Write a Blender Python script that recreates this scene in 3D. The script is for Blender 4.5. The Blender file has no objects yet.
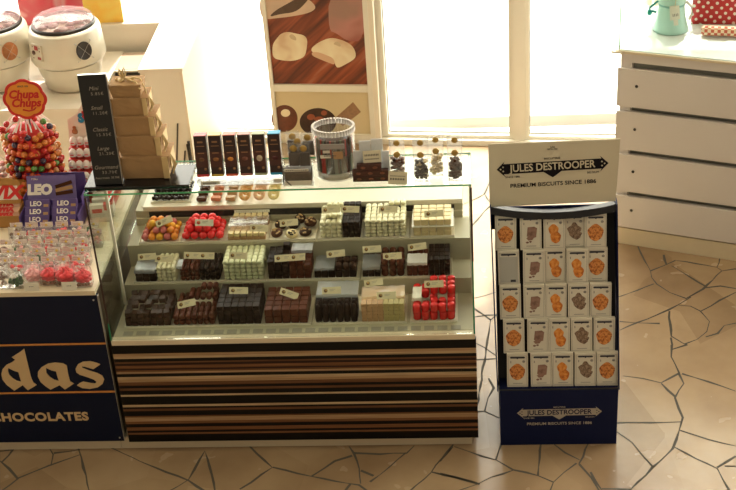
import bpy, bmesh, math, random
from mathutils import Vector, Matrix
random.seed(7)
S = bpy.context.scene
C = S.collection
PI = math.pi

# ------------------------------------------------------------------ camera
FPX = 1405.311
YAW, PITCH, ROLL = -0.0889872, 0.5396850, -0.0692403
EYE = Vector((1.560813, -4.856714, 3.978325))
_f = Vector((math.sin(YAW)*math.cos(PITCH), math.cos(YAW)*math.cos(PITCH), -math.sin(PITCH)))
_r0 = Vector((math.cos(YAW), -math.sin(YAW), 0)); _u0 = _r0.cross(_f)
_r = math.cos(ROLL)*_r0 + math.sin(ROLL)*_u0
_u = -math.sin(ROLL)*_r0 + math.cos(ROLL)*_u0
cam = bpy.data.cameras.new('camera'); cam.sensor_width = 36; cam.lens = FPX/736*36
cam.clip_start = .1; cam.clip_end = 200
camo = bpy.data.objects.new('camera', cam); C.objects.link(camo)
m = Matrix.Identity(4)
for i in range(3):
    m[i][0], m[i][1], m[i][2], m[i][3] = _r[i], _u[i], -_f[i], EYE[i]
camo.matrix_world = m
S.camera = camo

def at(x, y, z=None, Y=None, X=None):
    "where the sight line through a point of the photograph meets the plane z, Y or X"
    v = (x-368)/FPX*_r - (y-245)/FPX*_u + _f
    t = (z-EYE.z)/v.z if z is not None else (Y-EYE.y)/v.y if Y is not None else (X-EYE.x)/v.x
    return EYE + t*v

# ------------------------------------------------------------------ light
S.view_settings.view_transform = 'Standard'; S.view_settings.look = 'None'
S.view_settings.gamma = 1; S.view_settings.exposure = 0.0
W = bpy.data.worlds.new('world'); S.world = W; W.use_nodes = True
nt = W.node_tree; N = nt.nodes; Lk = nt.links
for n in list(N): N.remove(n)
out = N.new('ShaderNodeOutputWorld'); bg = N.new('ShaderNodeBackground')
tc = N.new('ShaderNodeTexCoord'); sx = N.new('ShaderNodeSeparateXYZ')
Lk.new(tc.outputs['Generated'], sx.inputs[0])
mr = N.new('ShaderNodeMapRange'); mr.interpolation_type = 'SMOOTHSTEP'
mr.inputs['From Min'].default_value = .02; mr.inputs['From Max'].default_value = .35
Lk.new(sx.outputs['Y'], mr.inputs['Value'])
mx = N.new('ShaderNodeMix'); mx.data_type = 'RGBA'
AMB = (.335, .275, .195); DAY = (7.4, 7.0, 6.1)
mx.inputs['A'].default_value = (*AMB, 1); mx.inputs['B'].default_value = (*DAY, 1)
Lk.new(mr.outputs[0], mx.inputs['Factor']); Lk.new(mx.outputs['Result'], bg.inputs['Color'])
bg.inputs['Strength'].default_value = 1.0
Lk.new(bg.outputs[0], out.inputs['Surface'])

sun = bpy.data.lights.new('sun', 'SUN'); sun.energy = 8.5; sun.angle = .02; sun.color = (1, .95, .84)
suno = bpy.data.objects.new('sun', sun); C.objects.link(suno)
suno.rotation_euler = Vector((.10, 1, 1.68)).to_track_quat('Z', 'Y').to_euler()

# ------------------------------------------------------------------ materials
MAT = {}
def rgb(h):
    h = h.lstrip('#'); v = [int(h[i:i+2], 16)/255 for i in (0, 2, 4)]
    return tuple(c/12.92 if c <= .04045 else ((c+.055)/1.055)**2.4 for c in v)
def mat(name, col, rough=.5, metal=0, var=0, scale=20, bump=0, bscale=60, spec=.5, coat=0, trans=0):
    if name in MAT: return MAT[name]
    if isinstance(col, str): col = rgb(col)
    m = bpy.data.materials.new(name); m.use_nodes = True
    nt = m.node_tree; b = nt.nodes['Principled BSDF']
    b.inputs['Base Color'].default_value = (*col, 1); b.inputs['Roughness'].default_value = rough
    b.inputs['Metallic'].default_value = metal; b.inputs['Specular IOR Level'].default_value = spec
    b.inputs['Coat Weight'].default_value = coat
    tc = nt.nodes.new('ShaderNodeTexCoord')
    nz = nt.nodes.new('ShaderNodeTexNoise'); nz.inputs['Scale'].default_value = scale; nz.inputs['Detail'].default_value = 4
    nt.links.new(tc.outputs['Object'], nz.inputs['Vector'])
    mix = nt.nodes.new('ShaderNodeMix'); mix.data_type = 'RGBA'
    v = max(var, .02)
    mix.inputs['A'].default_value = (*[c*(1-v) for c in col], 1)
    mix.inputs['B'].default_value = (*[min(1, c*(1+v)) for c in col], 1)
    nt.links.new(nz.outputs['Fac'], mix.inputs['Factor']); nt.links.new(mix.outputs['Result'], b.inputs['Base Color'])
    if bump:
        n2 = nt.nodes.new('ShaderNodeTexNoise'); n2.inputs['Scale'].default_value = bscale
        nt.links.new(tc.outputs['Object'], n2.inputs['Vector'])
        bp = nt.nodes.new('ShaderNodeBump'); bp.inputs['Strength'].default_value = bump; bp.inputs['Distance'].default_value = .01
        nt.links.new(n2.outputs['Fac'], bp.inputs['Height']); nt.links.new(bp.outputs[0], b.inputs['Normal'])
    MAT[name] = m
    return m
def clear(name, tint=(1, 1, 1), gloss=.08, rough=.02, milky=0, milk=(1, 1, 1)):
    "thin clear sheet: see-through with a fresnel sheen, optionally a little milky"
    m = bpy.data.materials.new(name); m.use_nodes = True
    nt = m.node_tree; N = nt.nodes; L = nt.links
    for n in list(N): N.remove(n)
    o = N.new('ShaderNodeOutputMaterial'); t = N.new('ShaderNodeBsdfTransparent'); g = N.new('ShaderNodeBsdfGlossy')
    t.inputs['Color'].default_value = (*tint, 1); g.inputs['Roughness'].default_value = rough
    lw = N.new('ShaderNodeLayerWeight'); lw.inputs['Blend'].default_value = .25
    mu = N.new('ShaderNodeMath'); mu.operation = 'MULTIPLY_ADD'; mu.inputs[1].default_value = .22; mu.inputs[2].default_value = gloss
    L.new(lw.outputs['Fresnel'], mu.inputs[0])
    base = t
    if milky:
        d = N.new('ShaderNodeBsdfDiffuse'); d.inputs['Color'].default_value = (*milk, 1)
        tl = N.new('ShaderNodeBsdfTranslucent'); tl.inputs['Color'].default_value = (*milk, 1)
        m0 = N.new('ShaderNodeMixShader'); m0.inputs[0].default_value = .4; L.new(d.outputs[0], m0.inputs[1]); L.new(tl.outputs[0], m0.inputs[2])
        m1 = N.new('ShaderNodeMixShader'); m1.inputs[0].default_value = milky
        L.new(t.outputs[0], m1.inputs[1]); L.new(m0.outputs[0], m1.inputs[2]); base = m1
    m2 = N.new('ShaderNodeMixShader'); L.new(mu.outputs[0], m2.inputs[0]); L.new(base.outputs[0], m2.inputs[1]); L.new(g.outputs[0], m2.inputs[2])
    L.new(m2.outputs[0], o.inputs['Surface'])
    MAT[name] = m
    return m

white = mat('white_laminate', (.78, .72, .60), .35, var=.02)
cream = mat('cream_laminate', (.72, .62, .44), .4, var=.03)
shelfm = mat('cream_shelf', (.47, .43, .30), .45, var=.03)
traym = mat('tray_white', (.78, .72, .58), .35)
wallm = mat('wall_paint', (.80, .74, .60), .7, var=.03)
framem = mat('window_frame_paint', (.76, .73, .63), .45)
black = mat('black_gloss', (.008, .008, .009), .18)
blackm = mat('black_matt', (.012, .012, .012), .6)
navy = mat('navy_panel', (.005, .009, .028), .4, spec=.15)
navy2 = mat('navy_cardboard', (.006, .011, .052), .6, spec=.15)
goldtxt = mat('tan_lettering', (.62, .45, .24), .5)
orangel = mat('orange_line', (.62, .25, .05), .5)
cabm = mat('drawer_laminate', (.73, .68, .635), .45, var=.03, scale=4)
cabin = mat('drawer_slot', (.12, .12, .10), .5)
dkm = mat('dark_metal', (.05, .045, .04), .35, metal=.6)
steel = mat('steel', (.55, .54, .52), .3, metal=.9)
kraft = mat('kraft_paper', (.42, .255, .115), .75, var=.12, scale=14, bump=.35, bscale=22)
raffia = mat('raffia', (.68, .50, .24), .6, var=.1)
cardw = mat('white_card', (.74, .70, .58), .7)
headm = mat('header_board', (.62, .56, .42), .7, var=.02)
tagm = mat('tag_card', (.72, .64, .42), .6)
ink = mat('print_ink', (.10, .09, .07), .7)
inkg = mat('print_grey', (.42, .38, .28), .7)
brownlogo = mat('print_brown', (.16, .07, .02), .6)
glass = clear('pane_glass', (.95, .98, .96), gloss=.008)
edgeg = mat('glass_edge_green', (.02, .22, .10), .15)
edged = mat('glass_edge_dark', (.012, .03, .02), .2)
acryl = clear('clear_acrylic', (.98, .985, .985), gloss=.04)
film = clear('cellophane', (.99, .99, .99), gloss=.05, rough=.12, milky=.05)
filmm = clear('frosted_film', (.95, .97, 1), gloss=.15, rough=.25, milky=.38, milk=(.75, .8, .85))
winglass = clear('window_glass', (.99, 1, .99), gloss=.02)
whiteplastic = mat('white_plastic', (.72, .68, .56), .28, var=.02, coat=.3)
redp = mat('red_print', (.65, .02, .015), .45)
orangep = mat('orange_print', (.85, .30, .03), .5)
purple = mat('purple_card', (.10, .06, .22), .5)
goldc = mat('gold_card', (.45, .22, .05), .5)
whitep = mat('white_print', (.85, .8, .72), .5)
choc_d = mat('dark_chocolate', (.014, .006, .004), .42, var=.35, scale=40, spec=.10)
choc_m = mat('milk_chocolate', (.07, .024, .010), .42, var=.3, scale=40, spec=.10)
choc_r = mat('reddish_chocolate', (.085, .022, .010), .42, var=.3, scale=40, spec=.10)
choc_b = mat('brown_chocolate', (.036, .015, .008), .42, var=.35, scale=30, spec=.10)
choc_w = mat('white_chocolate', (.74, .69, .45), .4, var=.08)
choc_g = mat('pale_green_chocolate', (.66, .67, .41), .4, var=.08)
choc_y = mat('ivory_chocolate', (.74, .60, .32), .4, var=.08)
tan_c = mat('caramel_chocolate', (.45, .26, .12), .45, var=.15)
olive = mat('pistachio_chocolate', (.42, .34, .13), .5, var=.15)
redf = mat('red_foil', (.70, .012, .012), .25, metal=.25, var=.1)
orf = mat('orange_foil', (.80, .27, .02), .3, metal=.1, var=.1)
yef = mat('yellow_foil', (.82, .42, .03), .3, metal=.1, var=.1)
pif = mat('pink_foil', (.60, .15, .14), .3, metal=.1, var=.1)
goldf = mat('gold_seal', (.52, .34, .09), .35, metal=.4)

def img_mat(name, stops, scale, distort=2, rot=0, stretch=(1, 1, 1), rough=.4, coord='Object'):
    "printed picture: bands of noise through a colour ramp"
    m = bpy.data.materials.new(name); m.use_nodes = True; nt = m.node_tree; b = nt.nodes['Principled BSDF']
    b.inputs['Roughness'].default_value = rough
    tc = nt.nodes.new('ShaderNodeTexCoord'); mp = nt.nodes.new('ShaderNodeMapping')
    mp.inputs['Rotation'].default_value = (0, rot, 0)
    mp2 = nt.nodes.new('ShaderNodeMapping'); mp2.inputs['Scale'].default_value = stretch
    nz = nt.nodes.new('ShaderNodeTexNoise'); nz.inputs['Scale'].default_value = scale; nz.inputs['Distortion'].default_value = distort
    r = nt.nodes.new('ShaderNodeValToRGB')
    nt.links.new(tc.outputs[coord], mp.inputs[0]); nt.links.new(mp.outputs[0], mp2.inputs[0]); nt.links.new(mp2.outputs[0], nz.inputs['Vector'])
    nt.links.new(nz.outputs['Fac'], r.inputs[0]); nt.links.new(r.outputs[0], b.inputs['Base Color'])
    els = r.color_ramp.elements
    while len(els) < len(stops): els.new(.5)
    for e, (p, c) in zip(els, stops): e.position = p; e.color = (*c, 1)
    MAT[name] = m
    return m

# ------------------------------------------------------------------ mesh helpers
def quad(bm, vs, mi=0):
    f = bm.faces.new([bm.verts.new(v) for v in vs]); f.material_index = mi; return f
def box(bm, x0, x1, y0, y1, z0, z1, mi=0, M=None, bev=0):
    t = bmesh.new(); bmesh.ops.create_cube(t, size=1)
    for v in t.verts: v.co = Vector(((x0+x1)/2+v.co.x*(x1-x0), (y0+y1)/2+v.co.y*(y1-y0), (z0+z1)/2+v.co.z*(z1-z0)))
    if bev: bmesh.ops.bevel(t, geom=t.edges[:], offset=bev, segments=2, profile=.5, affect='EDGES', clamp_overlap=True)
    return merge(bm, t, mi, M)
def merge(bm, t, mi=None, M=None):
    mp = {}
    for v in t.verts: mp[v] = bm.verts.new(M @ v.co if M else v.co)
    for f in t.faces:
        try: g = bm.faces.new([mp[v] for v in f.verts])
        except ValueError: continue
        g.material_index = f.material_index if mi is None else mi; g.smooth = f.smooth
    t.free(); return bm
def lathe(bm, prof, n=32, mi=0, M=None, smooth=True, sx=1, sy=1):
    t = bmesh.new(); rings = []
    for r, z in prof:
        if r < 1e-6: rings.append([t.verts.new((0, 0, z))]*n)
        else: rings.append([t.verts.new((r*sx*math.cos(2*PI*i/n), r*sy*math.sin(2*PI*i/n), z)) for i in range(n)])
    for a, b in zip(rings, rings[1:]):
        for i in range(n):
            vs = []
            for v in (a[i], a[(i+1) % n], b[(i+1) % n], b[i]):
                if v not in vs: vs.append(v)
            if len(vs) > 2:
                f = t.faces.new(vs); f.smooth = smooth
    return merge(bm, t, mi, M)
def tube(bm, pts, r, mi=0, n=8, M=None):
    t = bmesh.new(); pts = [Vector(p) for p in pts]; rings = []
    for i, p in enumerate(pts):
        d = (pts[min(i+1, len(pts)-1)]-pts[max(i-1, 0)]).normalized()
        a = d.cross(Vector((0, 0, 1)))
        if a.length < .1: a = d.cross(Vector((1, 0, 0)))
        a.normalize(); b = d.cross(a)
        rings.append([t.verts.new(p+r*(math.cos(2*PI*k/n)*a+math.sin(2*PI*k/n)*b)) for k in range(n)])
    for a, b in zip(rings, rings[1:]):
        for k in range(n):
            f = t.faces.new((a[k], a[(k+1) % n], b[(k+1) % n], b[k])); f.smooth = True
    t.faces.new(rings[0]); t.faces.new(rings[-1][::-1])
    return merge(bm, t, mi, M)
def ball(bm, c, r, mi=0, sub=2, sc=(1, 1, 1), jit=0):
    t = bmesh.new(); bmesh.ops.create_icosphere(t, subdivisions=sub, radius=1)
    for v in t.verts:
        k = r*(1+random.uniform(-jit, jit))
        v.co = Vector((c[0]+v.co.x*k*sc[0], c[1]+v.co.y*k*sc[1], c[2]+v.co.z*k*sc[2]))
    for f in t.faces: f.smooth = True
    return merge(bm, t, mi)
def prism(bm, pts, y0, y1, mi=0, M=None):
    "outline in x,z extruded along y"
    t = bmesh.new()
    a = [t.verts.new((x, y0, z)) for x, z in pts]; b = [t.verts.new((x, y1, z)) for x, z in pts]
    n = len(pts)
    t.faces.new(a); t.faces.new(b[::-1])
    for i in range(n): t.faces.new((a[i], b[i], b[(i+1) % n], a[(i+1) % n]))
    bmesh.ops.recalc_face_normals(t, faces=t.faces[:])
    return merge(bm, t, mi, M)
def me(bm, name, mats):
    M = bpy.data.meshes.new(name); bm.to_mesh(M); bm.free()
    for x in (mats if isinstance(mats, (list, tuple)) else [mats]): M.materials.append(x)
    return M
def obj(name, bm, mats, parent=None, loc=(0, 0, 0), rot=(0, 0, 0)):
    M = me(bm, name, mats) if isinstance(bm, bmesh.types.BMesh) else bm
    o = bpy.data.objects.new(name, M); C.objects.link(o); o.location = loc; o.rotation_euler = rot
    if parent: o.parent = parent
    return o
def tag(o, label=None, cat=None, group=None, kind=None):
    if label: o['label'] = label
    if cat: o['category'] = cat
    if group: o['group'] = group
    if kind: o['kind'] = kind
    return o
def thing(name, label, cat, loc=(0, 0, 0), rz=0, group=None):
    o = bpy.data.objects.new(name, None); C.objects.link(o); o.location = loc; o.rotation_euler = (0, 0, rz)
    o.empty_display_size = .05
    return tag(o, label, cat, group)
def struct(name, bm, mats, **k):
    return tag(obj(name, bm, mats, **k), kind='structure')
def dup(root, loc=None, rz=None):
    r = root.copy(); C.objects.link(r)
    if loc is not None: r.location = loc
    if rz is not None: r.rotation_euler = (0, 0, rz)
    for ch in list(root.children):
        c = ch.copy(); C.objects.link(c); c.parent = r
        for g in ch.children:
            d = g.copy(); C.objects.link(d); d.parent = c
    return r
def text_mesh(s, size, m, depth=.001, bold=0, sx=1, shear=0, align='CENTER', space=1):
    cu = bpy.data.curves.new('lettering', 'FONT'); cu.body = s; cu.size = size; cu.extrude = depth/2; cu.offset = bold
    cu.align_x = align; cu.align_y = 'CENTER'; cu.shear = shear; cu.space_character = space; cu.resolution_u = 3
    o = bpy.data.objects.new('lettering', cu); C.objects.link(o)
    dg = bpy.context.evaluated_depsgraph_get(); dg.update()
    M = bpy.data.meshes.new_from_object(o.evaluated_get(dg))
    bpy.data.objects.remove(o); bpy.data.curves.remove(cu)
    M.transform(Matrix.Diagonal((sx, 1, 1, 1))); M.transform(Matrix.Rotation(PI/2, 4, 'X'))   # stands upright facing -Y
    M.materials.clear(); M.materials.append(m)
    return M
def text_into(bm, s, size, mi, x, y, z, M=None, **k):
    T = text_mesh(s, size, ink, **k); t = bmesh.new(); t.from_mesh(T); bpy.data.meshes.remove(T)
    return merge(bm, t, mi, (M or Matrix.Identity(4)) @ Matrix.Translation((x, y, z)))
def ordinal(i): return ['first', 'second', 'third', 'fourth', 'fifth', 'sixth', 'seventh', 'eighth', 'ninth'][i]

# ------------------------------------------------------------------ floor of crazy paving
GROUT = [
 [(2.434, 1.677), (2.452, 1.531), (2.47, 1.427), (2.471, 1.364), (2.485, 1.298), (2.543, 1.22), (2.616, 1.157), (2.711, 1.247), (2.834, 1.412), (2.91, 1.432)],
 [(2.287, 1.194), (2.382, 1.246), (2.471, 1.304)],
 [(2.47, 1.427), (2.545, 1.477), (2.613, 1.524)],
 [(2.559, 1.586), (2.558, 1.482)],
 [(2.584, 1.475), (2.666, 1.356), (2.729, 1.269)],
 [(2.719, 1.255), (2.803, 1.266), (2.878, 1.241)],
 [(2.613, 1.524), (2.716, 1.49), (2.816, 1.448), (2.835, 1.418)],
 [(2.816, 1.448), (2.847, 1.544)],
 [(2.257, 0.89), (2.35, 0.951), (2.451, 1.013), (2.516, 1.064), (2.573, 1.11), (2.641, 1.172)],
 [(2.264, 0.967), (2.35, 0.951), (2.457, 0.94)],
 [(2.518, 1.05), (2.506, 0.933), (2.5, 0.831), (2.554, 0.76)],
 [(2.572, 1.102), (2.629, 1.092), (2.673, 1.045), (2.703, 0.952), (2.675, 0.863), (2.617, 0.802), (2.554, 0.76)],
 [(2.673, 1.045), (2.782, 1.135), (2.873, 1.213)],
 [(2.662, 0.821), (2.723, 0.849), (2.768, 0.911), (2.826, 0.935)],
 [(2.499, 0.819), (2.491, 0.757)],
 [(2.491, 0.758), (2.478, 0.66), (2.495, 0.53)],
 [(2.486, 0.721), (2.568, 0.755)],
 [(2.495, 0.53), (2.404, 0.456), (2.326, 0.488), (2.233, 0.513)],
 [(2.404, 0.451), (2.451, 0.349)],
 [(2.495, 0.53), (2.509, 0.448), (2.45, 0.342), (2.459, 0.261), (2.466, 0.196), (2.438, 0.102), (2.396, -0.02), (2.292, -0.147), (2.19, -0.284)],
 [(2.508, 0.522), (2.621, 0.457), (2.734, 0.386)],
 [(2.145, 0.16), (2.316, 0.163), (2.459, 0.164)],
 [(2.166, 0.101), (2.223, 0.024), (2.258, -0.058), (2.293, -0.141)],
 [(2.442, 0.102), (2.558, 0.042), (2.668, -0.011)],
 [(2.404, -0.01), (2.488, -0.092), (2.565, -0.157), (2.592, -0.294)],
 [(2.566, -0.151), (2.617, -0.108), (2.657, -0.075)],
 [(2.598, -0.142), (2.645, -0.143)],
 [(2.067, -0.282), (2.19, -0.284)],
 [(2.026, -0.171), (2.067, -0.286)],
 [(1.448, 0.013), (1.566, -0.059), (1.629, -0.085), (1.701, -0.148), (1.804, -0.193), (1.869, -0.234)],
 [(1.656, 0.04), (1.629, -0.08)],
 [(1.831, 0.036), (1.804, -0.19)],
 [(1.701, -0.148), (1.605, -0.198), (1.542, -0.24), (1.469, -0.282)],
 [(1.385, -0.17), (1.459, -0.195), (1.542, -0.233)],
 [(1.384, -0.089), (1.437, 0.01)],
 [(1.869, 0.036), (1.928, -0.041), (1.987, -0.091)],
 [(2.036, 0.032), (1.986, -0.116)],
 [(1.975, -0.112), (1.919, -0.171), (1.869, -0.234), (1.852, -0.288)],
 [(1.986, -0.116), (2.031, -0.205), (2.059, -0.291)],
 [(-0.612, 0.02), (-0.554, 0.03)],
 [(-0.592, -0.049), (-0.533, -0.102), (-0.476, -0.173), (-0.533, -0.259)],
 [(-0.476, -0.173), (-0.358, -0.087), (-0.235, -0.01)],
 [(-0.39, 0.038), (-0.356, -0.008), (-0.351, -0.087)],
 [(-0.357, -0.001), (-0.243, 0.024)],
 [(-0.254, 0.036), (-0.199, -0.101), (-0.133, -0.265)],
 [(-0.12, 0.045), (0.182, -0.141), (0.293, -0.197), (0.377, -0.272)],
 [(0.292, -0.19), (0.332, 0.002), (0.422, -0.273)],
 [(0.292, -0.19), (0.212, -0.27)],
 [(-0.581, -0.061), (-0.55, 0.041)],
 [(0.531, 0.032), (0.651, -0.116), (0.525, -0.258)],
 [(0.651, -0.116), (0.829, -0.177), (1.039, -0.24), (1.083, -0.283)],
 [(0.829, -0.177), (0.921, -0.076), (0.998, -0.045)],
 [(0.979, 0.023), (1.022, -0.078), (1.045, -0.23)],
 [(1.004, -0.022), (1.12, -0.036), (1.235, -0.027), (1.27, 0.022)],
 [(1.235, -0.027), (1.087, -0.22)],
 [(1.04, -0.144), (1.099, -0.178)],
 [(1.443, 0.026), (1.345, -0.16), (1.257, -0.286)],
 [(1.345, -0.16), (1.556, -0.238)],
 [(0.978, -0.281), (1.003, -0.229)],
 [(1.542, 1.943), (1.643, 2.149), (1.681, 2.204)],
 [(1.55, 1.204), (1.66, 1.252)],
 [(1.548, 1.033), (1.672, 1.049)],
 [(1.546, 0.81), (1.593, 0.767), (1.647, 0.697)],
 [(1.544, 0.66), (1.646, 0.67)],
 [(1.584, 0.264), (1.601, 0.362), (1.628, 0.436), (1.609, 0.513)],
 [(1.547, 0.26), (1.584, 0.264), (1.65, 0.21)],
]
def floor_mat():
    m = bpy.data.materials.new('paving_stone'); m.use_nodes = True; nt = m.node_tree; b = nt.nodes['Principled BSDF']
    tc = nt.nodes.new('ShaderNodeTexCoord'); n1 = nt.nodes.new('ShaderNodeTexNoise'); n1.inputs['Scale'].default_value = 2.2; n1.inputs['Detail'].default_value = 8
    vo = nt.nodes.new('ShaderNodeTexVoronoi'); vo.inputs['Scale'].default_value = 2.0
    r = nt.nodes.new('ShaderNodeValToRGB'); e = r.color_ramp.elements
    e[0].position = .3; e[0].color = (.28, .185, .105, 1); e[1].position = .7; e[1].color = (.42, .305, .185, 1)
    nt.links.new(tc.outputs['Object'], n1.inputs['Vector']); nt.links.new(tc.outputs['Object'], vo.inputs['Vector'])
    hs = nt.nodes.new('ShaderNodeMix'); hs.data_type = 'RGBA'; hs.blend_type = 'SOFT_LIGHT'; hs.inputs['Factor'].default_value = .35
    sv = nt.nodes.new('ShaderNodeSeparateColor'); nt.links.new(vo.outputs['Color'], sv.inputs[0]); vm = nt.nodes.new('ShaderNodeMapRange'); vm.inputs['To Min'].default_value = .3; vm.inputs['To Max'].default_value = .7; nt.links.new(sv.outputs[0], vm.inputs[0])
    nt.links.new(n1.outputs['Fac'], r.inputs[0]); nt.links.new(r.outputs[0], hs.inputs['A']); nt.links.new(vm.outputs[0], hs.inputs['B'])
    nt.links.new(hs.outputs['Result'], b.inputs['Base Color'])
    n2 = nt.nodes.new('ShaderNodeTexNoise'); n2.inputs['Scale'].default_value = 9; nt.links.new(tc.outputs['Object'], n2.inputs['Vector'])
    mr = nt.nodes.new('ShaderNodeMapRange'); mr.inputs['To Min'].default_value = .14; mr.inputs['To Max'].default_value = .34
    nt.links.new(n2.outputs['Fac'], mr.inputs[0]); nt.links.new(mr.outputs[0], b.inputs['Roughness'])
    bp = nt.nodes.new('ShaderNodeBump'); bp.inputs['Strength'].default_value = .12; bp.inputs['Distance'].default_value = .01
    nt.links.new(n1.outputs['Fac'], bp.inputs['Height']); nt.links.new(bp.outputs[0], b.inputs['Normal'])
    return m
bm = bmesh.new(); box(bm, -4, 6, -3, 3.12, -.05, 0, 0)
def joint(line, w):
    pts = []
    for (a, b) in zip(line, line[1:]):
        n = max(1, int(math.dist(a, b)/.05))
        pts += [(a[0]+(b[0]-a[0])*k/n, a[1]+(b[1]-a[1])*k/n) for k in range(n)]
    pts.append(line[-1]); L = []; R_ = []
    for i, p in enumerate(pts):
        a = Vector(pts[max(i-1, 0)]); b = Vector(pts[min(i+1, len(pts)-1)]); d = (b-a).normalized(); nrm = Vector((-d.y, d.x))
        ww = w*random.uniform(.35, 1.35); q = Vector(p)+nrm*random.uniform(-.0035, .0035)
        L.append(bm.verts.new((*(q+nrm*ww), .0006))); R_.append(bm.verts.new((*(q-nrm*ww), .0006)))
    for i in range(len(pts)-1):
        f = bm.faces.new((R_[i], R_[i+1], L[i+1], L[i])); f.material_index = 1
for l in GROUT: joint(l, .0052)
for l in ([(1.55, .3), (1.63, 1.0), (1.9, 1.45), (2.287, 1.19)], [(1.63, 1.0), (1.35, 1.35), (1.2, 1.9), (1.62, 2.3), (1.9, 1.45)], [(1.62, 2.3), (1.75, 2.9)],
          [(-2, -.6), (-1.4, -.2), (-.6, -.35)], [(2.9, 1.43), (3.6, 1.1), (4.5, 1.3)], [(3.6, 1.1), (3.7, .2), (3.0, -.2)], [(3.7, .2), (5, .1)],
          [(1.0, -.6), (1.4, -1.0), (2.2, -.7)], [(.2, -.4), (.5, -1.1), (1.4, -1.0)], [(2.2, -.7), (3.0, -1.0), (3.0, -.2)]): joint(l, .005)
struct('floor', bm, [floor_mat(), mat('paving_joint', (.085, .075, .058), .9)])

# ------------------------------------------------------------------ window wall
WA = math.atan2(-.1, 1)                       # the wall runs slightly towards the shop on the right
Wall = Matrix.Translation((0, 3.12, 0)) @ Matrix.Rotation(WA, 4, 'Z')
def wbox(bm, x0, x1, y0, y1, z0, z1, mi=0): box(bm, x0, x1, y0, y1, z0, z1, mi, Wall)
bm = bmesh.new()
wbox(bm, -4, 5, .0, .085, 0, .030); wbox(bm, -4, 5, .0, .16, 3.3, 6.0)
wbox(bm, .3605, .9545, .0, .12, .0305, 3.2995)       # pier behind the poster
struct('wall_back', bm, wallm)
cb_ = bmesh.new(); box(cb_, -4, 6, -3.5, 3.6, 6.02, 6.12); struct('ceiling', cb_, wallm)  # ceiling out of view, added to cut the overhead light
def window(n, x0, x1, z0=.0305, z1=3.3, fl=.035, fr=.035, mid=None):
    bm = bmesh.new()
    wbox(bm, x0, x0+fl, -.01, .08, z0, z1); wbox(bm, x1-fr, x1, -.01, .08, z0, z1)
    wbox(bm, x0+fl, x1-fr, -.01, .08, z0, z0+.025); wbox(bm, x0+fl, x1-fr, -.01, .08, z1-.05, z1)
    o = struct('window_%d' % n, bm, framem)
    g = bmesh.new(); wbox(g, x0+fl+.0005, x1-fr-.0005, .03, .036, z0+.0255, z1-.0505); obj('pane', g, winglass, o)
    b = bmesh.new()
    for xx in (x0+fl, x1-fr-.006): wbox(b, xx+.0003, xx+.0057, .022, .0295, z0+.026, z1-.051)
    wbox(b, x0+fl+.007, x1-fr-.007, .022, .0295, z0+.026, z0+.032)
    obj('gasket', b, mat('gasket_grey', (.4, .39, .34), .6), o)
    return o
window(1, -1.9, .36, fl=.03, fr=.02)
window(2, .955, 1.822, fl=.085, fr=.025)
window(3, 1.893, 2.62, fl=.022)
window(4, 2.63, 3.8)
bm = bmesh.new(); wbox(bm, 1.8225, 1.8925, -.03, .08, .0305, 3.2995); struct('trim_1', bm, framem)
bm = bmesh.new(); wbox(bm, -4, 5, -.045, -.0105, .0, .035); struct('baseboard_back', bm, framem)
bm = bmesh.new(); box(bm, -8, 12, 3.4, 14, -.12, -.04); struct('ground', bm, mat('outdoor_paving', (.88, .87, .84), .8, var=.03, scale=1))

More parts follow.
